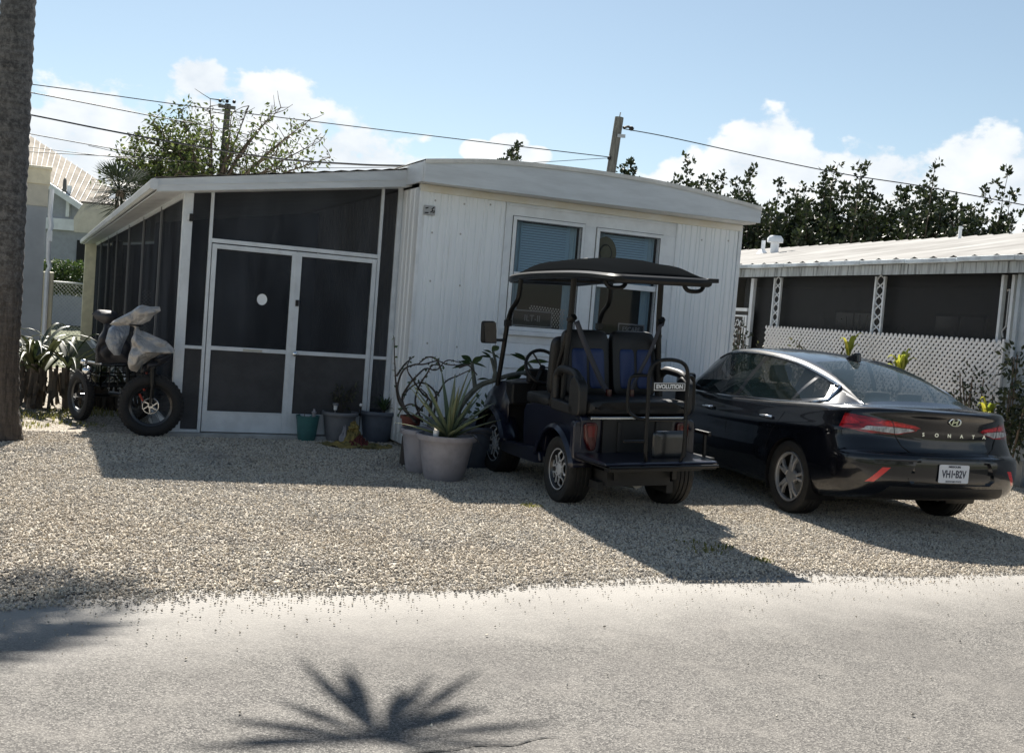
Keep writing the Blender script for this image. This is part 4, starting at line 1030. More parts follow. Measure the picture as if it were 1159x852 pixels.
# ------------------------------------------------------------------ across the street, behind the photographer: seen in the car paint and window panes
oh = thing('house_across_street', 'blue grey house across the street, mirrored in the window panes', 'house', HW(4, -24), HYAW)
b = MB(); b.box(-9, 9, -7, 0, 0, 2.9); b.build('wall', M['greywall'], oh)
b = MB(); b.prism([(-8,2.8),(.6,2.8),(-3.5,4.4)], -9.5, 9.5, 'x'); b.build('roof', M['shingle'], oh)
b = MB()
for u in (-6,-2,3,6.5): b.box(u-.6, u+.6, -.02, .03, .9, 2.2)
b.build('window', M['dglass'], oh)
hedge('tall olive hedge across the street, mirrored in the car boot', -14, 17, -6.6, 0, 2.1, 1.2, 9000, lf=.24)
# ------------------------------------------------------------------ wheels
def tyre_mesh(r, wd, rim_r, blocks=0):
    m = MB(); h = wd/2
    prof = [(rim_r,-h*.72),(rim_r+.012,-h*.86),(r*.86,-h*1.0),(r*.955,-h*.93),(r*.99,-h*.78),(r,-h*.5)]
    gro = []
    for i in range(-2, 3):
        c = i*h*.36
        if abs(c) < h*.8: gro += [(r,c-.010),(r-.007,c-.006),(r-.007,c+.006),(r,c+.010)]
    prof = prof + [g_ for g_ in gro if abs(g_[1]) < h*.49] + [(a, -b_) for a, b_ in reversed(prof)]
    m.lathe(prof, 40, Matrix.Rotation(R(90), 4, 'X'))
    return m
def wheel(parent, x, y, r, wd, rim_r, side, style, name='wheel', steer=0):
    """side +1: outer face points to +y"""
    t = bpy.data.objects.new(name, None); C.objects.link(t); t.parent = parent; t.location = (x, y, r); t.rotation_euler = (0, rnd.uniform(0, 1), steer)
    tyre_mesh(r, wd, rim_r).build('tyre', M['rubber'], t, fix=True)
    h = wd/2*side
    def RM(z): return Matrix.Translation((0, z, 0)) @ Matrix.Rotation(R(-90)*side, 4, 'X')
    m = MB()
    m.lathe([(rim_r+.004,-abs(h)*.72),(rim_r-.012,-abs(h)*.5),(rim_r-.02,abs(h)*.55),(rim_r+.008,abs(h)*.84),(rim_r+.002,abs(h)*.90),(rim_r-.014,abs(h)*.80),(rim_r-.03,abs(h)*.4),(rim_r-.03,-abs(h)*.4)], 40, RM(0))
    m.lathe([(rim_r-.03,-abs(h)*.1),(.03,-abs(h)*.1)], 24, RM(0))
    m.build('rim', M['rimdark'], t)
    sp = MB(); z1 = h*.70; z0 = h*.52
    def pt(a, rr, z): return Vector((rr*math.cos(a), z, rr*math.sin(a)))
    R_ = rim_r-.012
    if style == 'cart':
        for k in range(5):
            a = 2*PI*k/5
            for d in (-1, 1):
                P = [pt(a, .045, z1), pt(a+d*.42, R_*.45, z1), pt(a+d*.20, R_*.72, z1), pt(a+d*.50, R_*.99, z0)]
                for i in range(3): sp.bar(P[i], P[i+1], .011, .010, up=(0,1,0))
            sp.bar(pt(a+.42, R_*.45, z1), pt(a+2*PI/5-.42, R_*.45, z1), .010, .010, up=(0,1,0))
        sp.lathe([(R_+.008,abs(h)*.80),(R_+.012,abs(h)*.86),(R_-.002,abs(h)*.84)], 36, RM(0), closed=True)
        sp.lathe([(.05,abs(h)*.6),(.05,abs(h)*.74),(.03,abs(h)*.78),(.0001,abs(h)*.78)], 16, RM(0))
        sp.build('spokes', M['spokealu'], t)
        s2 = MB()
        for k in range(5):
            a = 2*PI*k/5; s2.bar(pt(a, .04, z0), pt(a, R_*.98, z0*.9), .055, .02, up=(0,1,0))
        s2.build('wheel_disc', M['rimdark'], t)
    else:
        for k in range(5):
            a = 2*PI*k/5
            for d in (-1, 1):
                a0 = pt(a+d*.22, .06, z1*.98); a1 = pt(a+d*.13, R_*.6, z1); a2 = pt(a+d*.20, R_*1.0, z0*1.05)
                sp.bar(a0, a1, .030, .03, up=(0,1,0)); sp.bar(a1, a2, .026, .03, up=(0,1,0))
        sp.lathe([(R_+.004,abs(h)*.80),(R_+.012,abs(h)*.88),(R_-.006,abs(h)*.84),(R_-.012,abs(h)*.6)], 36, RM(0))
        sp.lathe([(.075,abs(h)*.4),(.075,abs(h)*.68),(.05,abs(h)*.74),(.0001,abs(h)*.74)], 20, RM(0))
        sp.build('spokes', M['alu2'], t, bevel=.004)
        s2 = MB(); s2.lathe([(.15,abs(h)*.0),(.15,abs(h)*.12),(.05,abs(h)*.12)], 28, RM(0)); s2.build('brake_disc', M['steel'], t)
    return t
M['rimdark'] = mat('black_rim', (.012,.012,.013), .3, coat=.3); M['alu2'] = mat('grey_alloy', (.33,.335,.345), .32, metal=.5); M['spokealu'] = mat('machined_spoke_edge', (.62,.63,.64), .3, metal=.35)
M['cartgrey'] = mat('dark_grey_panel', (.007,.0073,.008), .55, bump=.04, bscale=150); M['cartunder'] = mat('greasy_underbody', (.02,.02,.02), .7)
M['castgrey'] = mat('cast_metal', (.20,.20,.19), .5, metal=.5)
M['lampdark'] = mat('dark_red_lamp', (.06,.005,.005), .2, coat=.4); M['lampdark2'] = mat('dull_red_lens', (.13,.008,.008), .2, coat=.4)

# ------------------------------------------------------------------ golf cart
CY = R(21.5)
cart = thing('golf_cart', 'black four seat golf cart with roof, blue rear seats and grab bar', 'golf cart', (1.01, 9.45, 0), CY + R(90))
for x, y, st in ((0,.50,0),(1.62,.50,R(2)),(0,-.50,0),(1.62,-.50,R(2))):
    wheel(cart, x, y, .292, .225, .185, 1 if y > 0 else -1, 'cart', steer=st)
TILT = Matrix.Translation((0,.05,0)) @ Matrix.Rotation(R(-2.3), 4, 'X')     # sits slightly down on its left springs
def cb(m, name, mt, parent=None, **k):
    o = m.build(name, M[mt], parent or cart, **k)
    if parent is None: o.matrix_local = TILT
    return o
b = MB()   # chassis, axles, floor
b.box(-.50, 2.0, -.30, .30, .24, .36); b.box(.25, 1.45, -.54, .54, .32, .375); b.tube([(0,-.42,.29),(0,.42,.29)], .045, 10); b.tube([(1.62,-.42,.29),(1.62,.42,.29)], .03, 10); b.box(-.45, .2, -.36, -.30, .16, .26); b.box(-.45,.2,.30,.36,.2,.27)
cb(b, 'chassis', 'cartunder')
b = MB(); b.ball((-.06,.02,.27), .115, 14, (1,1.1,.9)); b.tube([(-.15,-.05,.22),(-.38,-.05,.24)], .05, 10); cb(b, 'axle_housing', 'castgrey')
# side body: rocker and rear quarter
def rounded(poly, n=3, f=.25):
    out = []
    for i in range(len(poly)):
        p0, p1, p2 = Vector(poly[i-1]), Vector(poly[i]), Vector(poly[(i+1) % len(poly)])
        for k in range(n+1):
            t = k/n; a = p1.lerp(p0, f); c = p1.lerp(p2, f); out.append(tuple(a.lerp(p1, t).lerp(p1.lerp(c, t), t)))
    return out
for s in (1, -1):
    b = MB(); y0, y1 = s*.50, s*.575
    b.prism(rounded([(.30,.30),(1.30,.28),(1.28,.40),(.34,.44)]), y0, y1); cb(b, 'rocker_panel', 'navy', bevel=.012)
b = MB()   # rear body under the seats
b.prism(rounded([(-.40,.46),(-.42,.80),(-.36,.84),(.86,.82),(.86,.40),(.36,.38),(.30,.60),(.10,.66),(-.14,.66),(-.32,.56)], 2, .2), -.52, .52)
cb(b, 'rear_body', 'navy', bevel=.015)
for s in (1, -1):    # fender flares
    for cx, nm in ((0,'rear'),(1.62,'front')):
        rows = []
        for i in range(25):
            a = R(12 + (156)*i/24); row = []
            for rr, yy in ((.37,.40),(.40,.50),(.395,.575),(.37,.60),(.355,.585)):
                k = 1 + .05*math.cos(2*a)
                row.append((cx+rr*k*math.cos(a)*1.02, s*yy, .30+rr*math.sin(a)*1.0 + (.01 if nm == 'rear' else 0)))
            rows.append(row)
        b = MB(); b.grid(rows); cb(b, 'fender', 'navy', solid=.012)
# front cowl
b = MB()
rows = []
for i in range(9):
    f = i/8; yy = .56*math.sin(PI/2*(1-f*.0)) 
for (x, zt, zb, hw) in ((1.30,.95,.40,.50),(1.45,.98,.42,.53),(1.60,.965,.60,.54),(1.80,.90,.66,.53),(1.98,.78,.55,.50),(2.10,.62,.42,.42),(2.14,.50,.36,.34)):
    rows.append([(x,-hw,zb),(x,-hw,lerp(zb,zt,.6)),(x,-hw*.9,zt-.03),(x,-hw*.5,zt),(x,0,zt+.01),(x,hw*.5,zt),(x,hw*.9,zt-.03),(x,hw,lerp(zb,zt,.6)),(x,hw,zb)])
b.grid(rows); cb(b, 'front_cowl', 'navy', solid=.02)
b = MB(); b.box(1.24, 1.42, -.50, .50, .74, .96); b.box(1.20, 1.26, -.46, -.10, .78, .90); b.box(1.38, 1.42, -.5, .5, .38, .76); cb(b, 'dashboard', 'black', bevel=.02)
b = MB(); b.box(1.17, 1.25, .15, .36, .96, 1.10); b.box(1.12,1.2,-.08,.06,.92,1.02); cb(b, 'instrument_pod', 'black', bevel=.02)
b = MB(); SM = Matrix.Translation((1.04,.27,1.13)) @ Matrix.Rotation(R(-62), 4, 'Y')
b.tube([SM @ Vector((.175*math.cos(2*PI*i/28), .175*math.sin(2*PI*i/28), 0)) for i in range(28)], .017, 8, closed=True)
for k in range(3): a = 2*PI*k/3+.5; b.bar(SM @ Vector((0,0,-.02)), SM @ Vector((.17*math.cos(a),.17*math.sin(a),0)), .03, .012)
b.tube([SM @ Vector((0,0,0)), (1.28,.27,.86)], .03, 8); cb(b, 'steering_wheel', 'black')
# seats
def cushion(m, x0, x1, y0, y1, z0, z1, r=.04, Mx=None):
    rows = []; n = 12
    def ring(xx, inset): 
        pts = []
        for i in range(4*n):
            a = 2*PI*i/(4*n); ca, sa = math.cos(a), math.sin(a); e = .28
            pts.append(((y0+y1)/2+((y1-y0)/2-inset)*math.copysign(abs(ca)**e, ca), (z0+z1)/2+((z1-z0)/2-inset)*math.copysign(abs(sa)**e, sa)))
        return [Vector((xx, p[0], p[1])) for p in pts]
    for xx, ins in ((x0+r*.0, r*2.2),(x0, r),(x0+r*.35, r*.25),(x0+r, 0),(x1-r, 0),(x1-r*.35, r*.25),(x1, r),(x1, r*2.2)): rows.append(ring(xx, ins))
    if Mx: rows = [[Mx @ v for v in r_] for r_ in rows]
    m.grid(rows, cyc=True); m.f.append(tuple(len(m.v)-1-i for i in range(4*n))); m.sm.append(True); k0 = len(m.v)-8*4*n; m.f.append(tuple(k0+i for i in range(4*n))); m.sm.append(True)
b = MB(); cushion(b, .36, .90, -.50, .50, .80, .92, .05); cb(b, 'front_seat', 'vinylblack')
b = MB()
for y in (.26, -.26): cushion(b, .34, .46, y-.24, y+.24, .92, 1.46, .05, Matrix.Translation((.4,0,.92)) @ Matrix.Rotation(R(-8),4,'Y') @ Matrix.Translation((-.4,0,-.92)))
cb(b, 'front_backrest', 'vinylblack')
b = MB(); b.box(.34, .86, -.47, .47, .42, .81); cb(b, 'front_seat_base', 'black', bevel=.02)
b = MB(); cushion(b, -.46, .12, -.47, .47, .83, .96, .05); cb(b, 'rear_seat', 'vinylblack')
BM = Matrix.Translation((.12,0,.92)) @ Matrix.Rotation(R(9),4,'Y') @ Matrix.Translation((-.12,0,-.92))
b = MB(); 
for y in (.235, -.235): cushion(b, .06, .19, y-.228, y+.228, .93, 1.53, .055, BM)
bk = cb(b, 'rear_backrest', 'vinylblack')
b = MB()
for y in (.235, -.235):
    for d in (-.085, .085):
        cushion(b, .045, .10, y+d-.075, y+d+.075, 1.0, 1.36, .022, BM)
b.build('blue_panel', M['vinylblue'], bk)
# belts
b = MB()
for y0, y1 in ((.415,.10), (-.415,-.10)):
    P = curve_pts([(.0,y0,1.60),(-.02,lerp(y0,y1,.3),1.38),(-.03,lerp(y0,y1,.8),1.08),(-.06,y1,.985)], 6)
    b.grid([[tuple(p+Vector((0,-.024,.008))), tuple(p+Vector((-.004,.024,-.008)))] for p in P])
cb(b, 'seat_belt', 'belt', solid=.004)
b = MB()
for y in (.11, -.11): b.box(-.10, -.05, y-.02, y+.02, .95, 1.02)
cb(b, 'belt_buckle', 'lampdark', bevel=.006)
# armrests of the rear seat
for s in (1, -1):
    b = MB(); y0, y1 = s*.47, s*.555
    outer = rounded([(.14,.82),(.16,1.12),(.04,1.19),(-.26,1.17),(-.36,1.08),(-.38,.82)], 3, .3); 
    b.tube([Vector((p[0], (y0+y1)/2, p[1])) for p in outer[3:21]], .038, 8)
    b.prism(rounded([(-.42,.82),(-.42,1.08),(-.30,1.16),(-.22,1.10),(-.20,.82)], 3, .25), y0, y1); b.prism([(-.3,.82),(.16,.82),(.16,.92),(-.3,.90)], y0, y1)
    cb(b, 'armrest', 'cartgrey', bevel=.012)
# rear end
b = MB(); b.box(-.445, -.41, -.33, .33, .50, .80); b.box(-.46, -.445, .16, .20, .52, .78); b.box(-.46,-.445,-.20,-.16,.52,.78); cb(b, 'bag_well_panel', 'cartgrey', bevel=.01)
b = MB(); b.box(-.48, -.40, -.46, .46, .795, .825); cb(b, 'seat_rail', 'alu', bevel=.008)
for s in (1, -1):
    b = MB(); b.prism(rounded([(s*.37,.77),(s*.50,.77),(s*.485,.62),(s*.44,.53),(s*.39,.54)], 3, .25), -.445, -.40, 'x'); l = cb(b, 'tail_light', 'lampdark', bevel=.01)
    b = MB(); b.prism(rounded([(s*.40,.745),(s*.475,.745),(s*.465,.65),(s*.41,.65)], 2, .2), -.452, -.444, 'x'); b.build('lens', M['lampdark2'], l)
    b = MB(); b.prism(rounded([(s*.345,.80),(s*.58,.78),(s*.58,.46),(s*.50,.42),(s*.36,.44)], 2, .15), -.405, -.33, 'x'); cb(b, 'rear_corner', 'navy', bevel=.02)
b = MB(); b.prism(rounded([(-.97,.485),(-.96,.515),(-.36,.52),(-.36,.475)], 2, .2), -.47, .55); cb(b, 'rear_platform', 'navy', bevel=.012)
b = MB(); b.box(-.97, -.42, -.45, .50, .45, .465); b.tube([(-.99,-.46,.48),(-1.0,0,.48),(-.99,.53,.48)], .012, 8); b.bar((-.55,.25,.3),(-.55,.25,.42),.04,.04); b.bar((-.55,-.3,.3),(-.55,-.3,.42),.04,.04); b.box(-.80,-.72,-.42,.44,.41,.45)
cb(b, 'platform_frame', 'blacksteel')
# grab bar on the platform with its word plate
gx = -.93
b = MB(); y0, y1 = .185, -.165; tr_ = .016
def hoop(pts, r): b.tube(curve_pts(pts, 5), r, 9)
hoop([(gx+.02,y0-.02,.50),(gx,y0,.62),(gx,y0,1.0),(gx,y0,1.22),(gx,y0-.05,1.31),(gx,(y0+y1)/2,1.335),(gx,y1+.05,1.31),(gx,y1,1.22),(gx,y1,1.0),(gx,y1,.62),(gx+.02,y1+.02,.50)], .016)
hoop([(gx+.10,y0+.09,1.20),(gx+.06,y0+.02,1.21)], .013)
pts = [(gx+.03,y0,1.205),(gx+.09,y0+.10,1.19),(gx+.10,y0+.125,1.12),(gx+.10,y0+.125,.93),(gx+.07,y0+.07,.865),(gx+.03,y0,.85)]; hoop(pts, .013)
pts = [(gx+.03,y1,1.205),(gx+.09,y1-.10,1.19),(gx+.10,y1-.125,1.12),(gx+.10,y1-.125,.93),(gx+.07,y1-.07,.865),(gx+.03,y1,.85)]; hoop(pts, .013)
b.tube([(gx,y0,.85),(gx,y1,.85)], .013, 8); b.tube([(gx,y0+.2,.68),(gx,y0,.68)], .012, 8); b.box(gx-.03,gx+.05,y0-.04,y0+.01,.47,.49); b.box(gx-.03,gx+.05,y1-.01,y1+.04,.47,.49)
gb = cb(b, 'grab_bar', 'blacksteel')
b = MB(); b.box(gx-.024, gx-.016, y1+.03, y0-.03, 1.085, 1.155); M['signgrey'] = mat('dark_sign_plate', (.03,.03,.032), .4); sg = b.build('name_plate', M['signgrey'], gb, bevel=.004)
M['signwhite'] = mat('white_lettering', (.75,.76,.76), .5)
b = MB(); 
for q in ((y1+.035,y0-.035,1.09,1.094),(y1+.035,y0-.035,1.146,1.15),(y1+.035,y1+.039,1.094,1.146),(y0-.039,y0-.035,1.094,1.146)): b.box(gx-.0262,gx-.024,*q)
b.build('border', M['signwhite'], sg)
text('lettering', 'EVOLUTION', .046, M['signwhite'], sg, frame((gx-.0255,(y0+y1)/2,1.12), (0,-1,0), (0,0,1)), bold=.0016, sx=.95)
b = MB(); cushion(b, gx+.16, gx+.22, -.30, .02, .50, .74, .03); M['gloss'] = mat('glossy_black', (.008,.010,.011), .3, coat=.5); cb(b, 'glossy_tank', 'gloss')
b = MB(); b.bar((-.68,-.56,.70),(-.45,-.56,.70),.03,.03); b.bar((-.60,-.56,.48),(-.60,-.56,.70),.025,.025); b.bar((-.70,-.56,.49),(.2,-.60,.46),.09,.02); cb(b, 'side_step', 'blacksteel', bevel=.004)
# roof and pillars
RX0, RX1, RW = -.83, 1.58, .465
rows = []
nx, ny = 28, 20
for i in range(nx+1):
    f = i/nx; x = lerp(RX0, RX1, f); row = []
    ef = min(f, 1-f)
    hw = RW*(1-.10*max(0,(1-ef/.10))**2.2) * (1-.12*max(0, f-.5)*2)
    for j in range(ny+1):
        g_ = -1+2*j/ny; y = hw*g_
        ridge = .02*math.exp(-((abs(g_)-.72)/.10)**2)*min(1, ef/.12)
        z = 2.02 + .135*(1-abs(g_)**2.6)*(1-(abs(2*f-1)**3.2)) + ridge - .035*abs(2*f-1)**3
        row.append((x, y+.05, z))
    rows.append(row)
M['roofblack'] = mat('black_roof_shell', (.007,.008,.009), .7, spec=.0)
b = MB(); b.grid(rows); cb(b, 'roof', 'roofblack', solid=.02)
b = MB(); pts = []
for r_ in (rows[0], [r[-1] for r in rows], rows[-1][::-1], [r[0] for r in rows][::-1]): pts += [Vector(p)+Vector((0,0,-.022)) for p in r_[:-1]]
b.tube(pts, .036, 8, closed=True); b.grid([[(p[0]*.98,p[1]*.96,p[2]-.045) for p in r] for r in rows]); 
for y in (-.3,-.1,.1,.3): b.box(RX0+.15, RX1-.2, y-.02, y+.02, 1.975, 2.0)
cb(b, 'roof_frame', 'blacksteel')
b = MB()
for y in (.36, -.36):
    b.tube(curve_pts([(RX0+.13,y+.165,1.985),(RX0+.12,y+.12,1.905),(RX0+.12,y+.05,1.89),(RX0+.12,y-.02,1.905),(RX0+.13,y-.065,1.985)], 4), .018, 7)
cb(b, 'roof_handle', 'blacksteel')
b = MB(); b.box(.5,.9,-.12,.12,2.085,2.10); b.tube([(.6,.1,2.1),(.58,.1,2.16),(.5,.1,2.16)], .012, 6); b.box(RX0-.02, RX0+.08, -.46, -.36, 1.965, 2.0); cb(b, 'roof_light', 'black', bevel=.006)
for s in (1, -1):
    b = MB(); b.tube(curve_pts([(.10,s*.47,.80),(.09,s*.46,1.2),(.06,s*.435+.01,1.6),(.0,s*.425+.03,2.0)], 5), .026, 9); b.tube([(.07,s*.45,1.60),(.02,s*.43,1.64)], .035, 8)
    b.tube(curve_pts([(.30,s*.49,.80),(.24,s*.48,1.1),(.09,s*.46,1.5)], 4), .02, 8); cb(b, 'rear_pillar', 'blacksteel')
    b = MB(); b.tube(curve_pts([(1.60,s*.52,.90),(1.52,s*.51,1.2),(1.44,s*.50,1.52),(1.36,s*.495,1.66),(1.22,s*.49,1.76),(1.18,s*.485,1.88),(1.17,s*.48,2.0)], 5), .024, 9); b.box(1.40,1.46,s*.50-.03,s*.50+.03,1.50,1.56); cb(b, 'front_pillar', 'blacksteel')
    if s < 0: continue
    b = MB(); b.tube([(1.46,s*.52,1.36),(1.44,s*.62,1.36)], .014, 7); cushion(b, 1.42, 1.50, min(s*.62,s*.765), max(s*.62,s*.765), 1.325, 1.545, .03); mr = cb(b, 'side_mirror', 'black')
    b = MB(); b.bar((1.375,s*.69,1.34),(1.416,s*.69,1.53),.12,.006,up=(1,0,0)); b.box(1.38,1.42,s*.69-.06,s*.69+.06,1.33,1.342); b.build('mirror_glass', M['chrome'], mr)
b = MB(); b.tube([(1.60,-.5,.93),(1.60,.5,.93)], .014, 6); b.tube([(1.17,-.48,1.97),(1.17,.48,1.97)], .02, 6); cb(b, 'windscreen_frame', 'blacksteel')
# bright things on the front seat
t = thing('metal_tray', 'small shiny metal tray lying on the front seat of the golf cart', 'tray', cart.matrix_basis @ Vector((.62,.36,.94)), CY)
b = MB(); b.lathe([(.0001,0),(.10,0),(.13,.02),(.135,.02)], 20, Matrix.Diagonal((1,.6,1,1))); b.build('dish', M['chrome'], t); b = MB(); b.ball((.02,0,.02), .03, 8); b.build('lid', M['chrome'], t)
# front end (mirrored side, seen from another place)
for s in (1, -1):
    b = MB(); b.ball((2.05,s*.36,.66), .07, 12, (.6,1,.8)); cb(b, 'headlight', 'clear')
b = MB(); b.tube([(2.16,-.35,.42),(2.2,0,.42),(2.16,.35,.42)], .03, 8); cb(b, 'front_bumper', 'blacksteel')
# ------------------------------------------------------------------ black saloon car
KY = R(18.5)
car = thing('car', 'glossy black saloon car parked rear towards the road, beside the golf cart', 'car', (3.42, 9.93, 0), KY + R(90))
XO = 1.08                                                    # rear bumper is 1.08 m behind the rear axle
Lc = 4.855
def ztop(s): return interp([0,.12,.5,1.0,1.6,2.6,3.5,3.9,4.3,4.6,4.86], [1.06,1.065,1.05,1.02,.985,.945,.935,.90,.82,.73,.62], s)
def zbot(s): return interp([0,.1,.5,1.0,3.9,4.5,4.86], [.35,.33,.26,.20,.19,.21,.25], s)
#       v    rear s  front s  half width
LV = [(0.00, .16, 4.74, .80), (.03, .07, 4.80, .855), (.10, .025, 4.84, .895), (.22, .003, 4.855, .922), (.34, .0, 4.85, .930), (.43, .004, 4.845, .930), (.475, .015, 4.84, .928), (.50, .040, 4.835, .927), (.525, .075, 4.83, .926),
      (.60, .090, 4.82, .923), (.68, .098, 4.81, .922), (.73, .094, 4.80, .925), (.765, .088, 4.78, .922), (.82, .080, 4.75, .908), (.90, .066, 4.70, .890), (.955, .045, 4.62, .872), (.985, .040, 4.58, .852), (1.0, .052, 4.55, .832)]
NSIDE, NC = 64, 26
def plan(v):
    """outline of one level: rear centre -> left corner -> side -> front centre, (s, y)"""
    xs = [q[0] for q in LV]; r = interp(xs, [q[1] for q in LV], v); f = interp(xs, [q[2] for q in LV], v); hw = interp(xs, [q[3] for q in LV], v)
    D = interp([0,.3,.5,.75,1], [.42,.46,.46,.55,.70], v); n = interp([0,.45,.75,1], [2.7,2.8,2.5,2.4], v)
    pts = []
    for i in range(NC+1):                                     # rear, by angle
        a = PI/2*i/NC; c, s_ = max(0, math.cos(a)), max(0, math.sin(a))
        pts.append((r + D*(1-c**(2/n)), hw*s_**(2/n)*rw(r + D*(1-c**(2/n)))))
    s1, s2 = r+D, f-1.0
    for i in range(1, NSIDE):
        s = lerp(s1, s2, i/NSIDE); pts.append((s, hw*rw(s)))
    for i in range(NC+1):
        a = PI/2*(1-i/NC); c, s_ = max(0, math.cos(a)), max(0, math.sin(a)); s = s2 + 1.0*c**(2/2.3)
        pts.append((s, hw*s_**(2/2.3)*rw(s)))
    return pts
def rw(s): return interp([0,.4,1.0,1.8,3.2,4.0,4.86], [.965,.975,.992,1,1,.99,.96], s)
VS = []
for i in range(len(LV)-1):
    k = 4 if LV[i+1][0]-LV[i][0] > .05 else 3
    VS += [lerp(LV[i][0], LV[i+1][0], j/k) for j in range(k)]
VS.append(1.0)
bm = bmesh.new()
rowsL = []
for v in VS:
    row = []
    for s, y in plan(v): row.append((s-XO, y, lerp(zbot(s), ztop(s), v)))
    rowsL.append(row)
def add_grid(bm, rows, flip=False):
    vs = [[bm.verts.new(p) for p in r] for r in rows]
    for i in range(len(rows)-1):
        for j in range(len(rows[0])-1):
            q = (vs[i][j], vs[i][j+1], vs[i+1][j+1], vs[i+1][j])
            try: bm.faces.new(q[::-1] if flip else q)
            except ValueError: pass
add_grid(bm, rowsL); add_grid(bm, [[(x,-y,z) for x,y,z in r] for r in rowsL], True)
bmesh.ops.remove_doubles(bm, verts=bm.verts, dist=.0004)

def inside(poly, p):
    """convex polygon test"""
    sg = 0
    for i in range(len(poly)):
        a, b_ = poly[i], poly[(i+1) % len(poly)]
        c = (b_[0]-a[0])*(p[1]-a[1])-(b_[1]-a[1])*(p[0]-a[0])
        if abs(c) < 1e-9: continue
        if sg == 0: sg = 1 if c > 0 else -1
        elif sg*c < 0: return False
    return True
def cut(bm, poly, axes, cond, pad=.06):
    """slice the faces near a convex polygon along its edges; axes: coordinate indices of the view"""
    i0, i1 = axes; lo = [min(p[k] for p in poly)-pad for k in (0,1)]; hi = [max(p[k] for p in poly)+pad for k in (0,1)]
    for i in range(len(poly)):
        a, b_ = poly[i], poly[(i+1) % len(poly)]
        no = [0,0,0]; no[i0] = -(b_[1]-a[1]); no[i1] = b_[0]-a[0]; co = [0,0,0]; co[i0], co[i1] = a
        fs = []
        for f in bm.faces:
            c = f.calc_center_median()
            if cond(c, f) and lo[0] < c[i0] < hi[0] and lo[1] < c[i1] < hi[1]: fs.append(f)
        ge = list({e for f in fs for e in f.edges}); gv = list({v for f in fs for v in f.verts})
        bmesh.ops.bisect_plane(bm, geom=fs+ge+gv, plane_co=co, plane_no=no, dist=.0003)
def take(bm, poly, axes, cond):
    return [f for f in bm.faces if cond(f.calc_center_median(), f) and inside(poly, [f.calc_center_median()[k] for k in axes])]
def split_out(bm, faces):
    m = MB()
    for f in faces: m.add([v.co.copy() for v in f.verts], [tuple(range(len(f.verts)))], True)
    bmesh.ops.delete(bm, geom=faces, context='FACES')
    return m
def weld(o, dist=.0004):
    b = bmesh.new(); b.from_mesh(o.data); bmesh.ops.remove_doubles(b, verts=b.verts, dist=dist); b.to_mesh(o.data); b.free(); o.data.set_sharp_from_angle(angle=R(30)); return o
WB2 = 2.805
for cx in (0, WB2):                                          # wheel arches
    circ = [(cx+.352*math.cos(2*PI*i/26), .335+.352*math.sin(2*PI*i/26)) for i in range(26)]
    cond = lambda c, f: abs(c.y) > .55
    cut(bm, circ, (0,2), cond); bmesh.ops.delete(bm, geom=take(bm, circ, (0,2), cond), context='FACES')
M['revlens'] = mat('reversing_lens', (.50,.51,.52), .2, coat=.5, col2=(.22,.23,.24), scale=14, stretch=(1,3,1)); M['lampred'] = mat('deep_red_lamp', (.36,.008,.012), .12, coat=.6, col2=(.10,.004,.006), scale=9, stretch=(1,1,6), vmin=.42, vmax=.58); M['lamphi'] = mat('bright_red_reflector', (.66,.025,.03), .2, coat=.6, col2=(.38,.01,.014), scale=22, stretch=(1,2,1))  # last one: lens patches in a brighter red, no emission
# tail lamps: polygons seen from behind (y, z)
for sgn in (1, -1):
    rear = lambda c, f, g_=sgn: c.y*g_ > .2 and c.x < -XO+.47
    LP = [(.98,.99),(.98,.915),(.86,.868),(.70,.845),(.50,.850),(.36,.885),(.30,.915),(.36,.935),(.60,.968),(.80,.99)]
    LP = [(y*sgn, z) for y, z in LP]
    cut(bm, LP, (1,2), rear)
    cut(bm, [(-2,0.2),(-XO+.44,.2),(-XO+.44,1.2),(-2,1.2)], (0,2), lambda c, f, g_=sgn: c.y*g_ > .6 and c.x < .2 and .8 < c.z < 1.05)
    REV = [(.76,.872),(.50,.858),(.35,.893),(.40,.905),(.60,.912),(.72,.905)]; REV = [(y*sgn, z) for y, z in REV]
    cut(bm, REV, (1,2), rear)
    HI = [(.31,.917),(.36,.929),(.62,.955),(.66,.935),(.60,.922),(.40,.913)]; HI = [(y*sgn, z) for y, z in HI]; cut(bm, HI, (1,2), rear)
    HO_ = [(.955,.975),(.955,.925),(.84,.90),(.76,.925),(.80,.965)]; HO_ = [(y*sgn, z) for y, z in HO_]; cut(bm, HO_, (1,2), rear)
    r2 = lambda c, f, g_=sgn: c.y*g_ > .2 and c.x < -XO+.44
    m1 = split_out(bm, take(bm, REV, (1,2), r2)); m2 = split_out(bm, take(bm, HI, (1,2), r2)+take(bm, HO_, (1,2), r2)); m3 = split_out(bm, take(bm, LP, (1,2), r2))
    tl = weld(m3.build('tail_light', M['lampred'], car)); weld(m1.build('reversing_lens', M['revlens'], tl)); weld(m2.build('lens', M['lamphi'], tl))
# lower black diffuser and slanted red reflectors on the bumper
DP = [(-.58,.43),(-.68,.30),(.68,.30),(.58,.43)]
rear = lambda c, f: c.x < -XO+.35 and c.z < .75
cut(bm, DP, (1,2), rear)
for sgn in (1, -1):
    RF = [(.60*sgn,.585),(.66*sgn,.585),(.765*sgn,.455),(.71*sgn,.455)]
    cut(bm, RF, (1,2), rear); weld(split_out(bm, take(bm, RF, (1,2), rear)).build('reflector', M['redhi'], car))
weld(split_out(bm, take(bm, DP, (1,2), rear)).build('diffuser', M['cartgrey'], car))
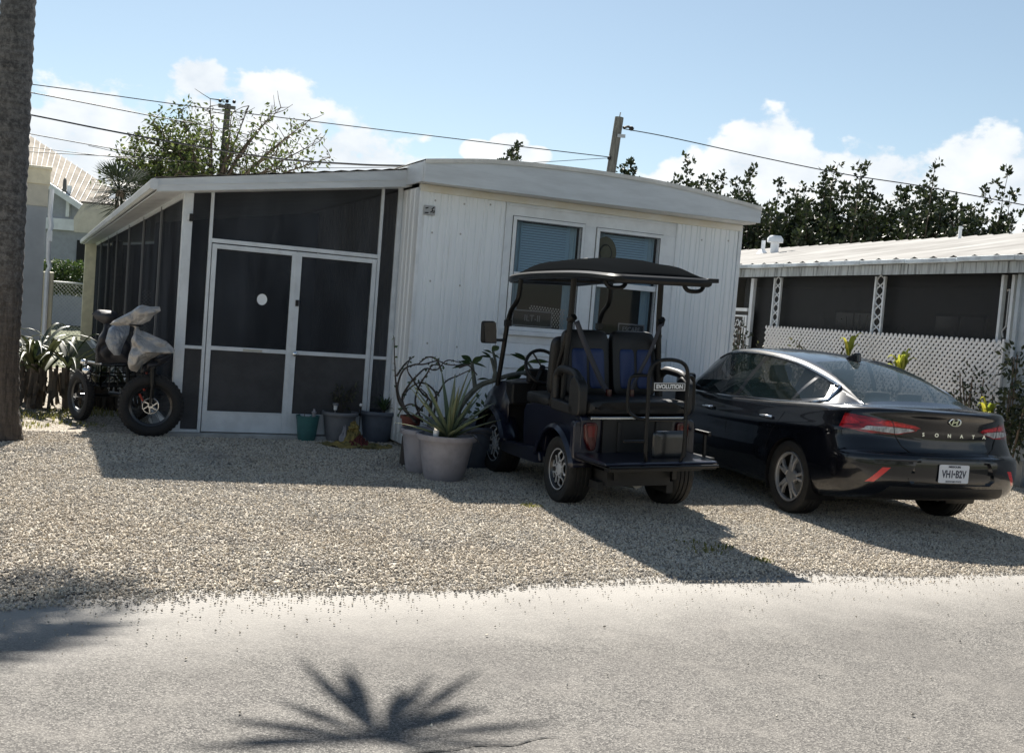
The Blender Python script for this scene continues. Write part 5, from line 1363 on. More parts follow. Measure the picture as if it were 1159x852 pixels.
# deck: bonnet, boot lid, shoulders (closes the body between the top edges)
top = rowsL[-1]; rows = []
def crown(s): return interp([0,.1,.6,3.4,4.3,4.6], [.004,.012,.035,.035,.05,.03], s)
for (x, y, z) in top:
    s = x+XO; rows.append([(x, y*(1-2*j/16), z+crown(s)*(1-(1-2*j/16)**2)*min(1, y/.5)) for j in range(17)])
add_grid(bm, rows); bmesh.ops.remove_doubles(bm, verts=bm.verts, dist=.0006)
def bm_obj(bm, name, m, parent, sharp=32):
    bmesh.ops.recalc_face_normals(bm, faces=bm.faces); me = bpy.data.meshes.new(name); bm.to_mesh(me); bm.free()
    for p in me.polygons: p.use_smooth = True
    me.set_sharp_from_angle(angle=R(sharp)); me.materials.append(m); o = bpy.data.objects.new(name, me); C.objects.link(o); o.parent = parent; return o
# shallow recess round the number plate
RC_ = [(.36,.68),(.45,.50),(.40,.455),(-.40,.455),(-.45,.50),(-.36,.68)]
cut(bm, RC_, (1,2), rear); rf = set(take(bm, RC_, (1,2), rear))
for v_ in {v for f in rf for v in f.verts}:
    if all(f in rf for f in v_.link_faces): v_.co.x += .022
bm_obj(bm, 'body', M['carpaint'], car)
# cabin
def zt(s): return interp([.34,.42,.8,1.2,1.6,2.0,2.4,2.8,3.1,3.4,3.66], [1.06,1.085,1.225,1.345,1.425,1.463,1.474,1.452,1.362,1.17,.96], s)
def yb(s): return interp([.34,.8,1.3,2.2,3.0,3.66], [.70,.80,.838,.845,.835,.76], s)
def yr(s): return interp([.34,.8,1.3,2.0,2.6,3.1,3.66], [.56,.56,.565,.575,.57,.56,.60], s)
def section(s):
    zb = ztop(s)-.012; top = max(zt(s), zb+.008); h = top-zb; b0, r0 = yb(s), min(yr(s), yb(s)-.02)
    cr = min(.055, h*.5); pts = []
    P0 = (b0, zb); P1 = (r0+.025, top-cr-.035*min(1, h/.3)); P2 = (r0-.06, top-cr*.55)
    for i in range(11):                                       # side glass line, slightly convex
        t = i/10; bow = .018*math.sin(PI*t)*min(1, h/.3); pts.append((lerp(P0[0],P1[0],t)+bow, lerp(P0[1],P1[1],t)))
    for i in range(1, 6):                                     # roof rail
        t = i/6; c = (r0+.006, top-cr*.85); a = (1-t)**2; b_ = 2*t*(1-t); d = t*t
        pts.append((a*P1[0]+b_*c[0]+d*P2[0], a*P1[1]+b_*c[1]+d*P2[1]))
    for i in range(9):
        t = i/8; y = P2[0]*(1-t); pts.append((y, top-cr*.55*(y/P2[0])**2))
    return pts
SS = [.34+(3.66-.34)*i/130 for i in range(131)]
bm = bmesh.new(); rowsC = [[(s-XO, y, z) for y, z in section(s)] for s in SS]
add_grid(bm, rowsC); add_grid(bm, [[(x,-y,z) for x,y,z in r] for r in rowsC], True); bmesh.ops.remove_doubles(bm, verts=bm.verts, dist=.0004)
def X(s): return s-XO
bl = lambda s: ztop(s)+.012
def dtop(s): p = section(s)[10]; return p[1]+.004
W_FRONT = [(X(3.28),bl(3.28)),(X(2.24),bl(2.24)),(X(2.12),dtop(2.12))]+[(X(s),dtop(s)) for s in (2.3,2.5,2.7,2.85)]+[(X(3.0),dtop(3.0)-.01)]
W_REAR = [(X(2.17),bl(2.17)),(X(1.27),bl(1.27)+.004),(X(1.22),dtop(1.22)-.002)]+[(X(s),dtop(s)) for s in (1.35,1.5,1.7,1.9,2.05)]
W_QTR = [(X(1.23),bl(1.23)+.012),(X(.86),bl(.86)+.035),(X(1.0),dtop(1.0)-.006),(X(1.18),dtop(1.18)-.004)]
side = lambda c, f: abs(c.y) > yr(c.x+XO)-.02 and c.z < dtop(c.x+XO)+.02
DLO = [(X(3.36),bl(3.36)-.008),(X(.80),bl(.80)+.012)]+[(X(s),dtop(s)+.012) for s in (.95,1.1,1.25,1.4,1.6,1.85,2.1,2.4,2.7,2.9,3.06)]
for P in (W_FRONT, W_REAR, W_QTR, DLO): cut(bm, P, (0,2), side, .10)
M['carglass'] = mat('tinted_car_glass', (.006,.011,.011), .02, spec=.6, alpha=.66); M['carglassrear'] = mat('rear_car_glass', (.03,.045,.05), .03, spec=1.0, alpha=.55)
M['pillarblack'] = mat('gloss_black_pillar', (.006,.006,.007), .2, coat=.5)
roofc = lambda c, f: abs(c.y) < .62 and c.z > ztop(c.x+XO)+.0
WR = [(X(.50),.585),(X(.50),-.585),(X(1.44),-.475),(X(1.50),0),(X(1.44),.475)]
WW = [(X(2.86),.50),(X(2.83),0),(X(2.86),-.50),(X(3.52),-.66),(X(3.56),0),(X(3.52),.66)]
cut(bm, WR, (0,1), lambda c, f: c.x < X(1.6)); cut(bm, WW, (0,1), lambda c, f: c.x > X(2.7))
for sgn in (1, -1):
    sd_ = lambda c, f, g_=sgn: c.y*g_ > 0 and side(c, f)
    for P, nm in ((W_FRONT,'side_window'),(W_REAR,'side_window'),(W_QTR,'quarter_window')): weld(split_out(bm, take(bm, P, (0,2), sd_)).build(nm, M['carglass'], car))
    weld(split_out(bm, take(bm, DLO, (0,2), sd_)).build('window_pillar', M['pillarblack'], car))
weld(split_out(bm, take(bm, WR, (0,1), lambda c, f: c.x < X(1.6) and c.z > 1.0)).build('rear_window', M['carglassrear'], car))
weld(split_out(bm, take(bm, WW, (0,1), lambda c, f: c.x > X(2.7))).build('windscreen', M['carglass'], car))
bm_obj(bm, 'roof', M['carpaint'], car)
# chrome round the side windows
def ys(s, z):
    P = section(s)
    for i in range(len(P)-1):
        if P[i][1] <= z <= P[i+1][1]: return lerp(P[i][0], P[i+1][0], (z-P[i][1])/max(1e-6, P[i+1][1]-P[i][1]))
    return P[10][0]
for sgn in (1, -1):
    b = MB(); pts = []
    for i in range(26): s = lerp(3.36,.80,i/25); z = bl(s)-.012+ (.028*max(0,(1.0-s)/.2)); pts.append(Vector((X(s), sgn*(ys(s,max(z,ztop(s)-.01))+.004), z)))
    tip = pts[-1]
    for i in range(1, 30): s = lerp(.80,3.06,i/29); z = dtop(s)+.014; pts.append(Vector((X(s), sgn*(ys(s,z)+.004), z)))
    b.tube(pts, [.0085 + (.007 if 24 <= i <= 28 else 0) for i in range(len(pts))], 6); 
    s0 = .80; a1 = pts[26+2]
    b.add([pts[24], pts[25], pts[27], (X(.86), sgn*(ys(.86, bl(.86)+.02)+.005), bl(.86)+.02)], [(0,1,2,3)])
    b.build('window_trim', M['chrome'], car)
    # door handles, seams, mirror
    for s, nm in ((1.50,'rear'),(2.62,'front')):
        b = MB(); yy = sgn*.932; z = .835 if nm == 'rear' else .81
        b.tube(curve_pts([(X(s)-.10,yy-sgn*.012,z+.004),(X(s)-.06,yy+sgn*.018,z+.006),(X(s)+.04,yy+sgn*.018,z+.003),(X(s)+.10,yy-sgn*.012,z)], 4), .013, 7); b.build('door_handle', M['chrome'], car)
    b = MB()
    def seam(pts2):
        b.tube([(X(s), sgn*(interp([q[0] for q in LV],[q[3] for q in LV], (z-zbot(s))/(ztop(s)-zbot(s)))*rw(s)-.0005), z) for s, z in pts2], .0035, 5)
    seam([(1.25,.99),(1.24,.9),(1.30,.80),(1.40,.70),(1.46,.55)]); seam([(2.20,.955),(2.22,.7),(2.20,.4),(2.16,.26)]); seam([(3.30,.93),(3.34,.7),(3.30,.4),(3.22,.26)]); seam([(1.52,.26),(2.3,.255),(3.2,.26)])
    b.build('door_seam', M['black'], car)
    b = MB(); cushion(b, X(2.98), X(3.14), min(sgn*.88,sgn*1.06), max(sgn*.88,sgn*1.06), .99, 1.13, .04); b.tube([(X(3.06),sgn*.80,.97),(X(3.06),sgn*.9,1.01)], .025, 7); b.build('side_mirror', M['carpaint'], car)
    b = MB()                                                   # arch liners
    for cx in (0, WB2): b.grid([[(cx+.352*math.cos(a), sgn*yy, .335+.352*math.sin(a)) for a in [PI*(-.15+1.3*k/20) for k in range(21)]] for yy in (.915,.60)])
    b.build('arch_liner', M['black'], car)
# boot lid seam, deck lip, emblem and lettering
def rear_s(z, y=0):
    v = (z-zbot(.08))/(ztop(.08)-zbot(.08)); xs = [q[0] for q in LV]; r = interp(xs, [q[1] for q in LV], v); hw = interp(xs, [q[3] for q in LV], v)*.967
    D = interp([0,.3,.5,.75,1], [.42,.46,.46,.55,.70], v); n = interp([0,.45,.75,1], [2.7,2.8,2.5,2.4], v)
    return r + D*(1-max(0, 1-(abs(y)/hw)**n)**(1/n))
def rp(y, z, off=.002): return Vector((X(rear_s(z, y))-off, y, z))
b = MB()
for sgn in (1, -1): b.tube([rp(sgn*y, z, 0) for y, z in ((.56,.975),(.535,.93),(.52,.85),(.47,.76),(.40,.715),(.2,.70),(0,.698))], .0035, 5)
b.build('boot_seam', M['black'], car)
em = MB(); Mx = frame(rp(0,.985,.009), (0,-1,0), (0,0,1))
em.tube([Mx @ Vector((.058*math.cos(2*PI*i/30), .031*math.sin(2*PI*i/30), 0)) for i in range(30)], .006, 6, closed=True)
em.bar(Mx @ Vector((-.030,-.021,0)), Mx @ Vector((-.014,.021,0)), .012, .006, up=(1,0,0)); em.bar(Mx @ Vector((.014,-.021,0)), Mx @ Vector((.030,.021,0)), .012, .006, up=(1,0,0))
em.bar(Mx @ Vector((-.022,-.006,0)), Mx @ Vector((.022,.006,0)), .010, .006, up=(1,0,0)); em.build('emblem', M['chrome'], car)
for i, ch in enumerate('SONATA'):
    y = .275-.128*i; text('lettering', ch, .042, M['chrome'], car, frame(rp(y,.865,.003), (0,-1,.0), (.05,0,1)), .002, .0012, 1.15)
# number plate
pl = MB(); Mx = frame(rp(0,.555,-.014), (0,-1,0), (0,0,1)); M['platewhite'] = mat('white_number_plate', (.72,.73,.76), .4)
pl.prism(rounded([(-.153,-.077),(.153,-.077),(.153,.077),(-.153,.077)], 4, .07), 0, .004, 'z', Mx); pl = pl.build('number_plate', M['platewhite'], car)
M['plateink'] = mat('dark_plate_lettering', (.03,.035,.06), .5)
text('lettering', 'VH1 B2V', .088, M['plateink'], pl, Mx @ Matrix.Translation((0,-.004,.005)), .0008, .0022, .74)
text('lettering', 'MISSOURI', .022, M['plateink'], pl, Mx @ Matrix.Translation((0,.060,.005)), .0008, .001, 1.3); text('lettering', 'SHOW-ME STATE', .017, M['plateink'], pl, Mx @ Matrix.Translation((0,-.064,.005)), .0008, .0005, 1.2)
b = MB(); b.lathe([(.0001,.003),(.010,.003)], 10, Mx @ Matrix.Translation((-.0,-.0,.003))); b.build('plate_mark', M['plateink'], pl)
# exhausts, underside, antenna
for sgn in (-1,):
    b = MB()
    for d in (0, .11): 
        c = Vector((X(.27), sgn*(.50+d), .345)); loop = rounded([(-.05,-.032),(.045,-.032),(.055,.032),(-.04,.032)], 3, .3)
        r0 = [c+Vector((0, q[0], q[1])) for q in loop]; r1 = [p+Vector((-.05,0,0)) for p in r0]; r2 = [c+Vector((-.05, q[0]*.86, q[1]*.8)) for q in loop]; r3 = [p+Vector((.06,0,0)) for p in r2]
        b.grid([r0,r1,r2,r3], cyc=True)
    b.build('exhaust_tip', M['chrome'], car)
b = MB(); b.box(X(.75), X(4.6), -.62, .62, .20, .30); b.box(X(.40), X(1.9), -.5, .5, .36, .55); b.tube([(0,-.7,.33),(0,.7,.33)], .05, 8); b.tube([(WB2,-.7,.33),(WB2,.7,.33)], .05, 8); b.build('underbody', M['cartunder'], car)
b = MB(); b.prism([(X(1.42),1.40),(X(1.66),1.42),(X(1.60),1.44),(X(1.47),1.495),(X(1.43),1.49)], -.022, .022); b.build('antenna_fin', M['carpaint'], car, bevel=.012)
# seats and dashboard seen through the glass
M['carseat'] = mat('dark_cloth_seat', (.03,.032,.035), .8)
def seat(x, y, nm='front_seat'):
    b = MB(); cushion(b, x-.1, x+.42, y-.25, y+.25, .42, .58, .06); cushion(b, x-.20, x-.04, y-.24, y+.24, .55, 1.12, .06, Matrix.Translation((x,0,.55)) @ Matrix.Rotation(R(-14),4,'Y') @ Matrix.Translation((-x,0,-.55))); cushion(b, x-.40, x-.30, y-.12, y+.12, 1.13, 1.30, .04); b.tube([(x-.30,y,1.05),(x-.34,y,1.2)], .015, 6); b.build(nm, M['carseat'], car)
seat(1.45, .37); seat(1.45, -.37)
b = MB(); cushion(b, .35, .80, -.62, .62, .42, .58, .06); cushion(b, .12, .30, -.60, .60, .55, 1.06, .06, Matrix.Translation((.3,0,.55)) @ Matrix.Rotation(R(-20),4,'Y') @ Matrix.Translation((-.3,0,-.55)))
for y in (.36,0,-.36): cushion(b, -.02, .08, y-.12, y+.12, 1.02, 1.15, .03)
b.box(X(.55), .05, -.58, .58, .98, 1.0); b.build('rear_bench', M['carseat'], car)
b = MB(); cushion(b, 2.0, 2.5, -.70, .70, .80, .96, .06); b.tube([Vector((1.88+.05*math.cos(2*PI*i/20), .37+.18*math.sin(2*PI*i/20), .93+.17*math.cos(2*PI*i/20))) for i in range(20)], .015, 6, closed=True); b.box(.0, 2.3, -.75, .75, .34, .38); b.build('dashboard', M['carseat'], car)
# wheels
for x in (0, WB2):
    for y in (.80, -.80): wheel(car, x, y, .333, .215, .225, 1 if y > 0 else -1, 'car')
# lights at the front end
for sgn in (1, -1):
    b = MB(); b.ball((X(4.62), sgn*.66, .64), .13, 14, (.9,1.1,.45)); b.build('headlight', M['clear'], car)
# ------------------------------------------------------------------ pots and plants by the door
M['teal'] = mat('teal_glazed_pot', (.045,.14,.14), .4, var=.15, scale=6); M['greypot'] = mat('grey_resin_pot', (.15,.155,.17), .55, var=.12, scale=5); M['bluepot'] = mat('blue_grey_pot', (.08,.095,.125), .5, var=.15, scale=5)
M['lavpot'] = mat('pale_lavender_pot', (.27,.26,.285), .55, var=.16, scale=4); M['soil'] = mat('potting_soil', (.035,.025,.018), .95, bump=.5, bscale=60)
def pot(name, label, x, y, r, h, m, taper=.72, rim=.03, group='plant pots by the screen door', rz=0):
    t = thing(name, label, 'flower pot', (x, y, 0), rz, group)
    b = MB(); rb = r*taper
    prof = [(.0001,0),(rb*.96,0),(rb,.012)]
    for i in range(1, 8): f = i/8; prof.append((lerp(rb, r*.95, f**.85), h*f*.93))
    prof += [(r*.95,h*.86),(r*.955,h*.87),(r*1.03,h*.875),(r*1.05,h*.9),(r*1.05,h*.985),(r*1.03,h),(r*.95,h),(r*.93,h*.9),(r*.9,h*.88)] if rim else [(r*.99,h*.97),(r,h),(r*.93,h),(r*.9,h*.88)]
    b.lathe(prof, 32); b.build('body', m, t)
    b = MB(); b.lathe([(.0001,h*.9),(r*.93,h*.89)], 24); b.build('soil', M['soil'], t)
    return t
pot('flower_pot', 'teal round flower pot in front of the right screen door', -2.26, 12.00, .135, .285, M['teal'], .70, 0)
pot('flower_pot', 'mid grey flower pot beside the teal pot', -1.93, 12.18, .20, .34, M['greypot'], .70)
pot('flower_pot', 'blue grey flower pot with a small spiky plant, nearest the porch corner', -1.52, 12.42, .215, .36, M['bluepot'], .72)
G2 = 'large pots at the corner of the home'
pot('flower_pot', 'pale lavender tapered pot holding the big aloe', -.57, 10.0, .275, .43, M['lavpot'], .66, group=G2)
pot('flower_pot', 'pale lavender pot half hidden behind the aloe pot', -.80, 10.38, .235, .42, M['lavpot'], .70, group=G2)
pot('flower_pot', 'dark blue grey pot between the aloe pot and the cart wheel', -.36, 11.0, .25, .43, M['bluepot'], .75, group=G2)
# aloe
M['aloe'] = leafmat('aloe_leaf', [(.10,.14,.085), (.15,.19,.11), (.20,.22,.13)], .4, .15)
rnd = random.Random(17)
t = thing('aloe_plant', 'large pale green aloe with long tapering leaves in the lavender pot', 'plant', (-.55, 10.0, .38)); m = MB()
for i in range(26):
    az = 2.4*i + rnd.uniform(-.3,.3); el_ = R(82 - 62*(i/26)**.8); ln = rnd.uniform(.45,.66)*(1.15-.25*i/26); w0 = rnd.uniform(.024,.036)
    d = Vector((math.cos(az)*math.cos(el_), math.sin(az)*math.cos(el_), math.sin(el_))); s = Vector((-math.sin(az), math.cos(az), 0)); n_ = s.cross(d); rows = []
    for k in range(9):
        f = k/8; c = d*ln*f + Vector((math.cos(az), math.sin(az), 0))*.06*f*f - Vector((0,0,.06*f*f*(1 if i > 12 else 0))); ww = w0*(1-f**1.6)+.001
        rows.append([c-s*ww+n_*ww*-.5, c-s*ww*.5+n_*ww*.25, c+n_*ww*.35, c+s*ww*.5+n_*ww*.25, c+s*ww-n_*ww*.5, c+n_*ww*.7*-1])
    m.grid(rows, cyc=True)
m.build('leaves', M['aloe'], t, fix=False)
m = MB()
for az in (-.5, -.9, 2.5, 3.4, .2):
    strap_leaf(m, Vector((math.cos(az)*.16, math.sin(az)*.16, .06)), az, .38, .05, .012, 8, 1.5)
m.build('dry_leaves', M['deadleaf'], t, fix=False)
t = thing('solar_light', 'small silver solar stake light stuck in the aloe pot', 'garden light', (-.66, 9.84, .38))
b = MB(); b.lathe([(.034,.10),(.036,.125),(.0001,.135)], 14); b.build('cap', M['chrome'], t); b = MB(); b.lathe([(.026,.03),(.03,.10)], 14); b.build('lens', M['clear'], t); b = MB(); b.tube([(0,0,-.15),(0,0,.04)], .008, 6); b.lathe([(.034,.098),(.034,.108)], 14); b.build('stake', M['black'], t)
# plumeria: thick forking stems with a few long leaves
M['plum'] = mat('grey_green_stem', (.10,.11,.095), .7, var=.3, scale=12, bump=.3, bscale=30); M['twig'] = mat('dark_twisted_twig', (.045,.038,.034), .8, bump=.3, bscale=40)
M['darkleaf'] = leafmat('dark_long_leaf', [(.03,.06,.03), (.05,.09,.04), (.08,.12,.05)], .4, .25)
t = thing('plumeria', 'thick stemmed plumeria with sparse long leaves behind the aloe', 'plant', (-.24, 10.95, .38)); m = MB(); lf_ = MB()
def Q(px, py, Y=10.95): p = at(px, py, Y); return p - Vector((-.24, 10.95, .38))
def limb(pts, r0, r1): P = curve_pts(pts, 5); m.tube(P, [lerp(r0, r1, i/(len(P)-1)) for i in range(len(P))], 8)
def pleaf(p, d, ln=.22, wd=.05): strap = []; d = Vector(d).normalized(); s = d.cross(Vector((0,-1,0))).normalized(); strap = [[p+d*ln*f - s*wd*math.sin(PI*min(1,f*.95+.04)) + Vector((0,-.03*math.sin(PI*f),-.05*f*f)), p+d*ln*f+Vector((0,0,-.05*f*f)), p+d*ln*f + s*wd*math.sin(PI*min(1,f*.95+.04)) + Vector((0,-.03*math.sin(PI*f),-.05*f*f))] for f in [k/7 for k in range(8)]]; lf_.grid(strap)
limb([(-.05,0,-.05), Q(518,470), Q(538,440), Q(560,430), Q(580,424), Q(604,420,11.1)], .034, .02)
limb([Q(538,441), Q(536,425), Q(534,410)], .024, .017); limb([Q(562,429), Q(559,415), Q(556,405)], .022, .016); limb([Q(559,428), Q(561,412), Q(558,398)], .018, .012); limb([Q(545,470), Q(556,458), Q(566,447), Q(578,440)], .022, .012)
limb([Q(604,420,11.1), Q(597,410,11.1)], .016, .010)
for px, py, dx, dz, ln, wd in ((534,410,-.5,.5,.16,.03),(534,412,.6,.75,.17,.032),(534,411,.95,.1,.16,.012),(534,412,-1,-.05,.20,.018),(534,413,-.8,.5,.15,.02),(556,405,-.7,.7,.15,.012),(556,405,-.85,.35,.14,.012),(557,398,.5,.85,.13,.035),(557,400,-.8,.65,.12,.012),(558,402,.9,.2,.08,.012),(597,410,-.7,.7,.20,.022),(597,410,.95,.3,.24,.024),(597,411,-.75,-.8,.24,.03),(596,411,-.6,-.9,.2,.02),(590,424,-1,-.2,.18,.022),(592,424,1,.05,.2,.02),(590,425,-.8,-.5,.16,.02),(597,409,-.9,.55,.22,.018),(540,430,.9,.5,.14,.012)):
    p = Q(px, py, 11.1 if px > 580 else 10.95); pleaf(p, (dx, -.1, dz), ln, wd)
for i in range(70):
    o = rv(1); p = Q(553,462)+Vector((o.x*.2, o.y*.1, o.z*.13)); leaf(lf_, p, o+Vector((0,0,.4)), .07, .045, rv(1))
m.build('stems', M['plum'], t); lf_.build('leaves', M['darkleaf'], t, fix=False)
# twisted bare twigs (crown of thorns like) by the porch corner
t = thing('twisted_shrub', 'dark twisted thorny twigs with few leaves, left of the aloe', 'shrub', (-.80, 10.38, .36)); m = MB(); lf_ = MB(); rnd = random.Random(44)
def Q2(px, py, Y=10.5): p = at(px, py, Y); return p - Vector((-.80, 10.38, .36))
ctl = [[(470,478),(452,455),(448,430),(447,412),(446,382)],[(472,478),(458,462),(450,440),(456,420),(468,413),(480,412),(495,408),(505,413),(520,414)],[(478,478),(470,455),(475,436),(483,424),(490,412),(502,414)],[(486,470),(488,455),(478,445),(468,430),(461,418),(464,404)],[(490,472),(494,450),(486,436),(474,434),(462,440),(456,452)],[(492,472),(486,460),(496,445),(505,432),(520,424),(535,418)],[(462,470),(455,452),(462,436),(472,424),(482,418),(494,418),(506,409),(522,411)],[(470,470),(484,452),(476,440)],[(449,425),(458,412),(466,406)],[(500,420),(494,408),(484,405),(474,412)],[(478,466),(466,458),(456,462),(450,470)],[(520,416),(530,414),(540,424)]]
for P in ctl:
    pts = curve_pts([Q2(a, b_, 10.5+rnd.uniform(-.18,.18)) + Vector((0,0,rnd.uniform(-.01,.01))) for a, b_ in P], 6); n_ = len(pts)
    m.tube(pts, [lerp(.012,.005,i/n_) for i in range(n_)], 6)
    for i in range(2, n_, 2):
        o = rv(1); m.tube([pts[i], pts[i]+o*.035], [.005,.001], 4)
        if rnd.random() < .55: leaf(lf_, pts[i], rv(1), .04, .028, rv(1))
m.build('twigs', M['twig'], t); lf_.build('leaves', M['darkleaf'], t, fix=False)
# small things in the pots by the door
t = thing('spiky_plant', 'small dark spiky plant in the blue grey pot', 'plant', (-1.46, 12.42, .33)); m = MB()
for i in range(30):
    az = 2.4*i; strap_leaf(m, Vector((0,0,.02)), az, .2, rnd.uniform(.05,.22), .010, 5, .3)
m.build('leaves', M['darkleaf'], t, fix=False); m = MB(); m.tube([(0,0,-.1),(0,0,.05)], .02, 6); m.build('stem', M['twig'], t)
M['faint'] = leafmat('dusty_olive_leaf', [(.03,.035,.02), (.05,.055,.03), (.08,.085,.05)], .6, .2)
t = thing('wispy_plant', 'wispy olive plant in the grey pot before the right screen door', 'plant', (-1.93, 12.2, .32)); m = MB(); m2 = MB()
for i in range(16):
    a = rnd.uniform(0,2*PI); e = Vector((math.cos(a)*rnd.uniform(.05,.26), math.sin(a)*.1, rnd.uniform(.12,.34))); m2.tube([(0,0,-.05), e*.5+Vector((0,0,.03)), e], .003, 4)
    for k in range(9): o = rv(1); leaf(m, e*rnd.uniform(.4,1.05)+o*.02, o, .045, .022, rv(1))
m.build('leaves', M['faint'], t, fix=False); m2.build('stems', M['twig'], t)
t = thing('solar_light', 'small dark solar stake light in the grey pot', 'garden light', (-1.96, 12.02, .30)); b = MB(); b.tube([(0,0,-.05),(0,0,.12)], .008, 6); b.lathe([(.035,.12),(.035,.145),(.0001,.15)], 12); b.build('cap', M['greypot'], t); b = MB(); b.lathe([(.02,.07),(.024,.12)], 10); b.build('lens', M['clear'], t)
t = thing('solar_light', 'tiny ball topped stake light between the grey and blue grey pots', 'garden light', (-1.70, 12.2, .25)); b = MB(); b.tube([(0,0,-.1),(0,0,.16)], .006, 6); b.build('stake', M['black'], t); b = MB(); b.ball((0,0,.18), .02, 10); b.build('lens', M['clear'], t)
t = thing('pot_figurine', 'tiny pale figurine standing in the teal pot', 'figurine', (-2.19, 11.98, .26)); b = MB(); b.lathe([(.0001,0),(.022,0),(.018,.04),(.03,.07),(.012,.085),(.014,.1),(.0001,.11)], 12); b.build('body', M['lavpot'], t); b = MB(); b.tube([(-.1,0,-.02),(-.11,.0,.09)], .004, 5); b.build('twig', M['twig'], t)
# crumpled yellow cloth heap with dark red patch, made in place of a small figure
t = thing('cloth_heap', 'faded yellow cloth heap with a dark red patch, in place of a small figure beside the pots', 'cloth', (-1.68, 11.80, 0))
M['yellow'] = mat('faded_yellow_cloth', (.27,.20,.06), .85, col2=(.12,.105,.04), scale=7, bump=.4, bscale=25); M['redcloth'] = mat('dark_red_cloth', (.09,.016,.014), .85, bump=.4, bscale=25)
def heap(r, h, off, seed, sx=1, sy=1, n=26, k=28):
    rows = []
    for i in range(n+1):
        f = i/n; row = []
        for j in range(k):
            a = 2*PI*j/k; nn = noise.noise((math.cos(a)*1.8+seed, math.sin(a)*1.8, f*2.5)); rr = r*f*(1+.55*nn); z = h*(1-f**1.5)*(1+.5*noise.noise((math.cos(a)*f*3+seed, math.sin(a)*f*3, 3))) + .045*noise.noise((math.cos(a)*f*8, math.sin(a)*f*8, seed))+.02*noise.noise((math.cos(a)*f*17, math.sin(a)*f*17, seed)) + .008
            row.append((off[0]+rr*math.cos(a)*sx, off[1]+rr*math.sin(a)*sy, off[2]+max(.004, z)))
        rows.append(row)
    return rows
b = MB(); b.grid(heap(.27,.05,(0,0,0),1,1.3,.8), cyc=True); b.grid(heap(.115,.235,(-.03,.05,0),5), cyc=True); b.grid(heap(.06,.06,(-.03,.03,.20),8), cyc=True); b.build('yellow_cloth', M['yellow'], t)
b = MB(); b.grid(heap(.13,.11,(.055,-.03,0),9), cyc=True); b.build('red_cloth', M['redcloth'], t)
b = MB(); b.grid(heap(.06,.20,(-.13,.03,0),3), cyc=True); b.build('grey_cloth', M['lavpot'], t)
# planter clutter by the corner
t = thing('clay_pot', 'small terracotta pot among the twisted twigs', 'flower pot', (-.98, 10.75, 0), 0, G2); b = MB(); b.lathe([(.0001,.3),(.07,.3),(.10,.47),(.115,.47),(.115,.50),(.10,.50)], 18); M['terra'] = mat('terracotta', (.13,.035,.025), .7, var=.2); b.build('body', M['terra'], t)
b = MB(); b.lathe([(.0001,0),(.09,0),(.08,.29),(.0001,.3)], 14); b.build('stand', M['twig'], t)
t = thing('box_planter', 'long dark box planter under the front window, behind the cart', 'planter', HW(3.3, -.95), HYAW); b = MB(); b.box(-.65,.9,-.15,.15,.0,.36); b.build('body', M['bluepot'], t, bevel=.02); b = MB(); b.box(-.67,.92,-.17,.17,.36,.39); b.build('rim', M['bluepot'], t, bevel=.006); b = MB(); b.box(-.6,.85,-.12,.12,.385,.395); b.build('soil', M['soil'], t)

# ------------------------------------------------------------------ fat tyred electric trike half under a grey cover
TP = Vector((-3.80, 11.30, 0)); BR = Vector((-4.92, 12.22, 0))
trike = thing('electric_tricycle', 'black fat tyred electric tricycle under a tied grey cover by the porch post', 'tricycle', TP)
def TL(x, y, z): return Vector((x, y, z))
def crumple(name, col):
    m = bpy.data.materials.new(name); m.use_nodes = True; nt, N, L, b = nodes_of(m)
    tc = N.new('ShaderNodeTexCoord').outputs['Object']
    nz = N.new('ShaderNodeTexNoise'); nz.inputs['Scale'].default_value = 6; nz.inputs['Detail'].default_value = 3; L.new(tc, nz.inputs['Vector'])
    ad = N.new('ShaderNodeMix'); ad.data_type = 'VECTOR'; ad.inputs['Factor'].default_value = .12; L.new(tc, ad.inputs['A']); L.new(nz.outputs['Color'], ad.inputs['B'])
    hs = []
    for sc_ in (7, 17):
        v = N.new('ShaderNodeTexVoronoi'); v.feature = 'DISTANCE_TO_EDGE'; v.inputs['Scale'].default_value = sc_; L.new(ad.outputs['Result'] if False else ad.outputs[1], v.inputs['Vector']); hs.append(v.outputs['Distance'])
    mm = N.new('ShaderNodeMath'); mm.operation = 'MULTIPLY_ADD'; L.new(hs[1], mm.inputs[0]); mm.inputs[1].default_value = .5; L.new(hs[0], mm.inputs[2])
    bp = N.new('ShaderNodeBump'); bp.inputs['Strength'].default_value = 1; bp.inputs['Distance'].default_value = .032; L.new(mm.outputs[0], bp.inputs['Height']); L.new(bp.outputs[0], b.inputs['Normal'])
    b.inputs['Base Color'].default_value = (*col, 1); b.inputs['Roughness'].default_value = .38; b.inputs['Metallic'].default_value = .15
    return m
M['cover'] = crumple('silver_grey_cover', (.36,.35,.345)); M['coverdark'] = mat('dark_bag_cloth', (.022,.023,.03), .6, bump=.3, bscale=12); M['fatrubber'] = mat('fat_tyre_rubber', (.012,.012,.013), .8, bump=.4, bscale=60); M['orange'] = mat('orange_red_paint', (.30,.03,.01), .35)
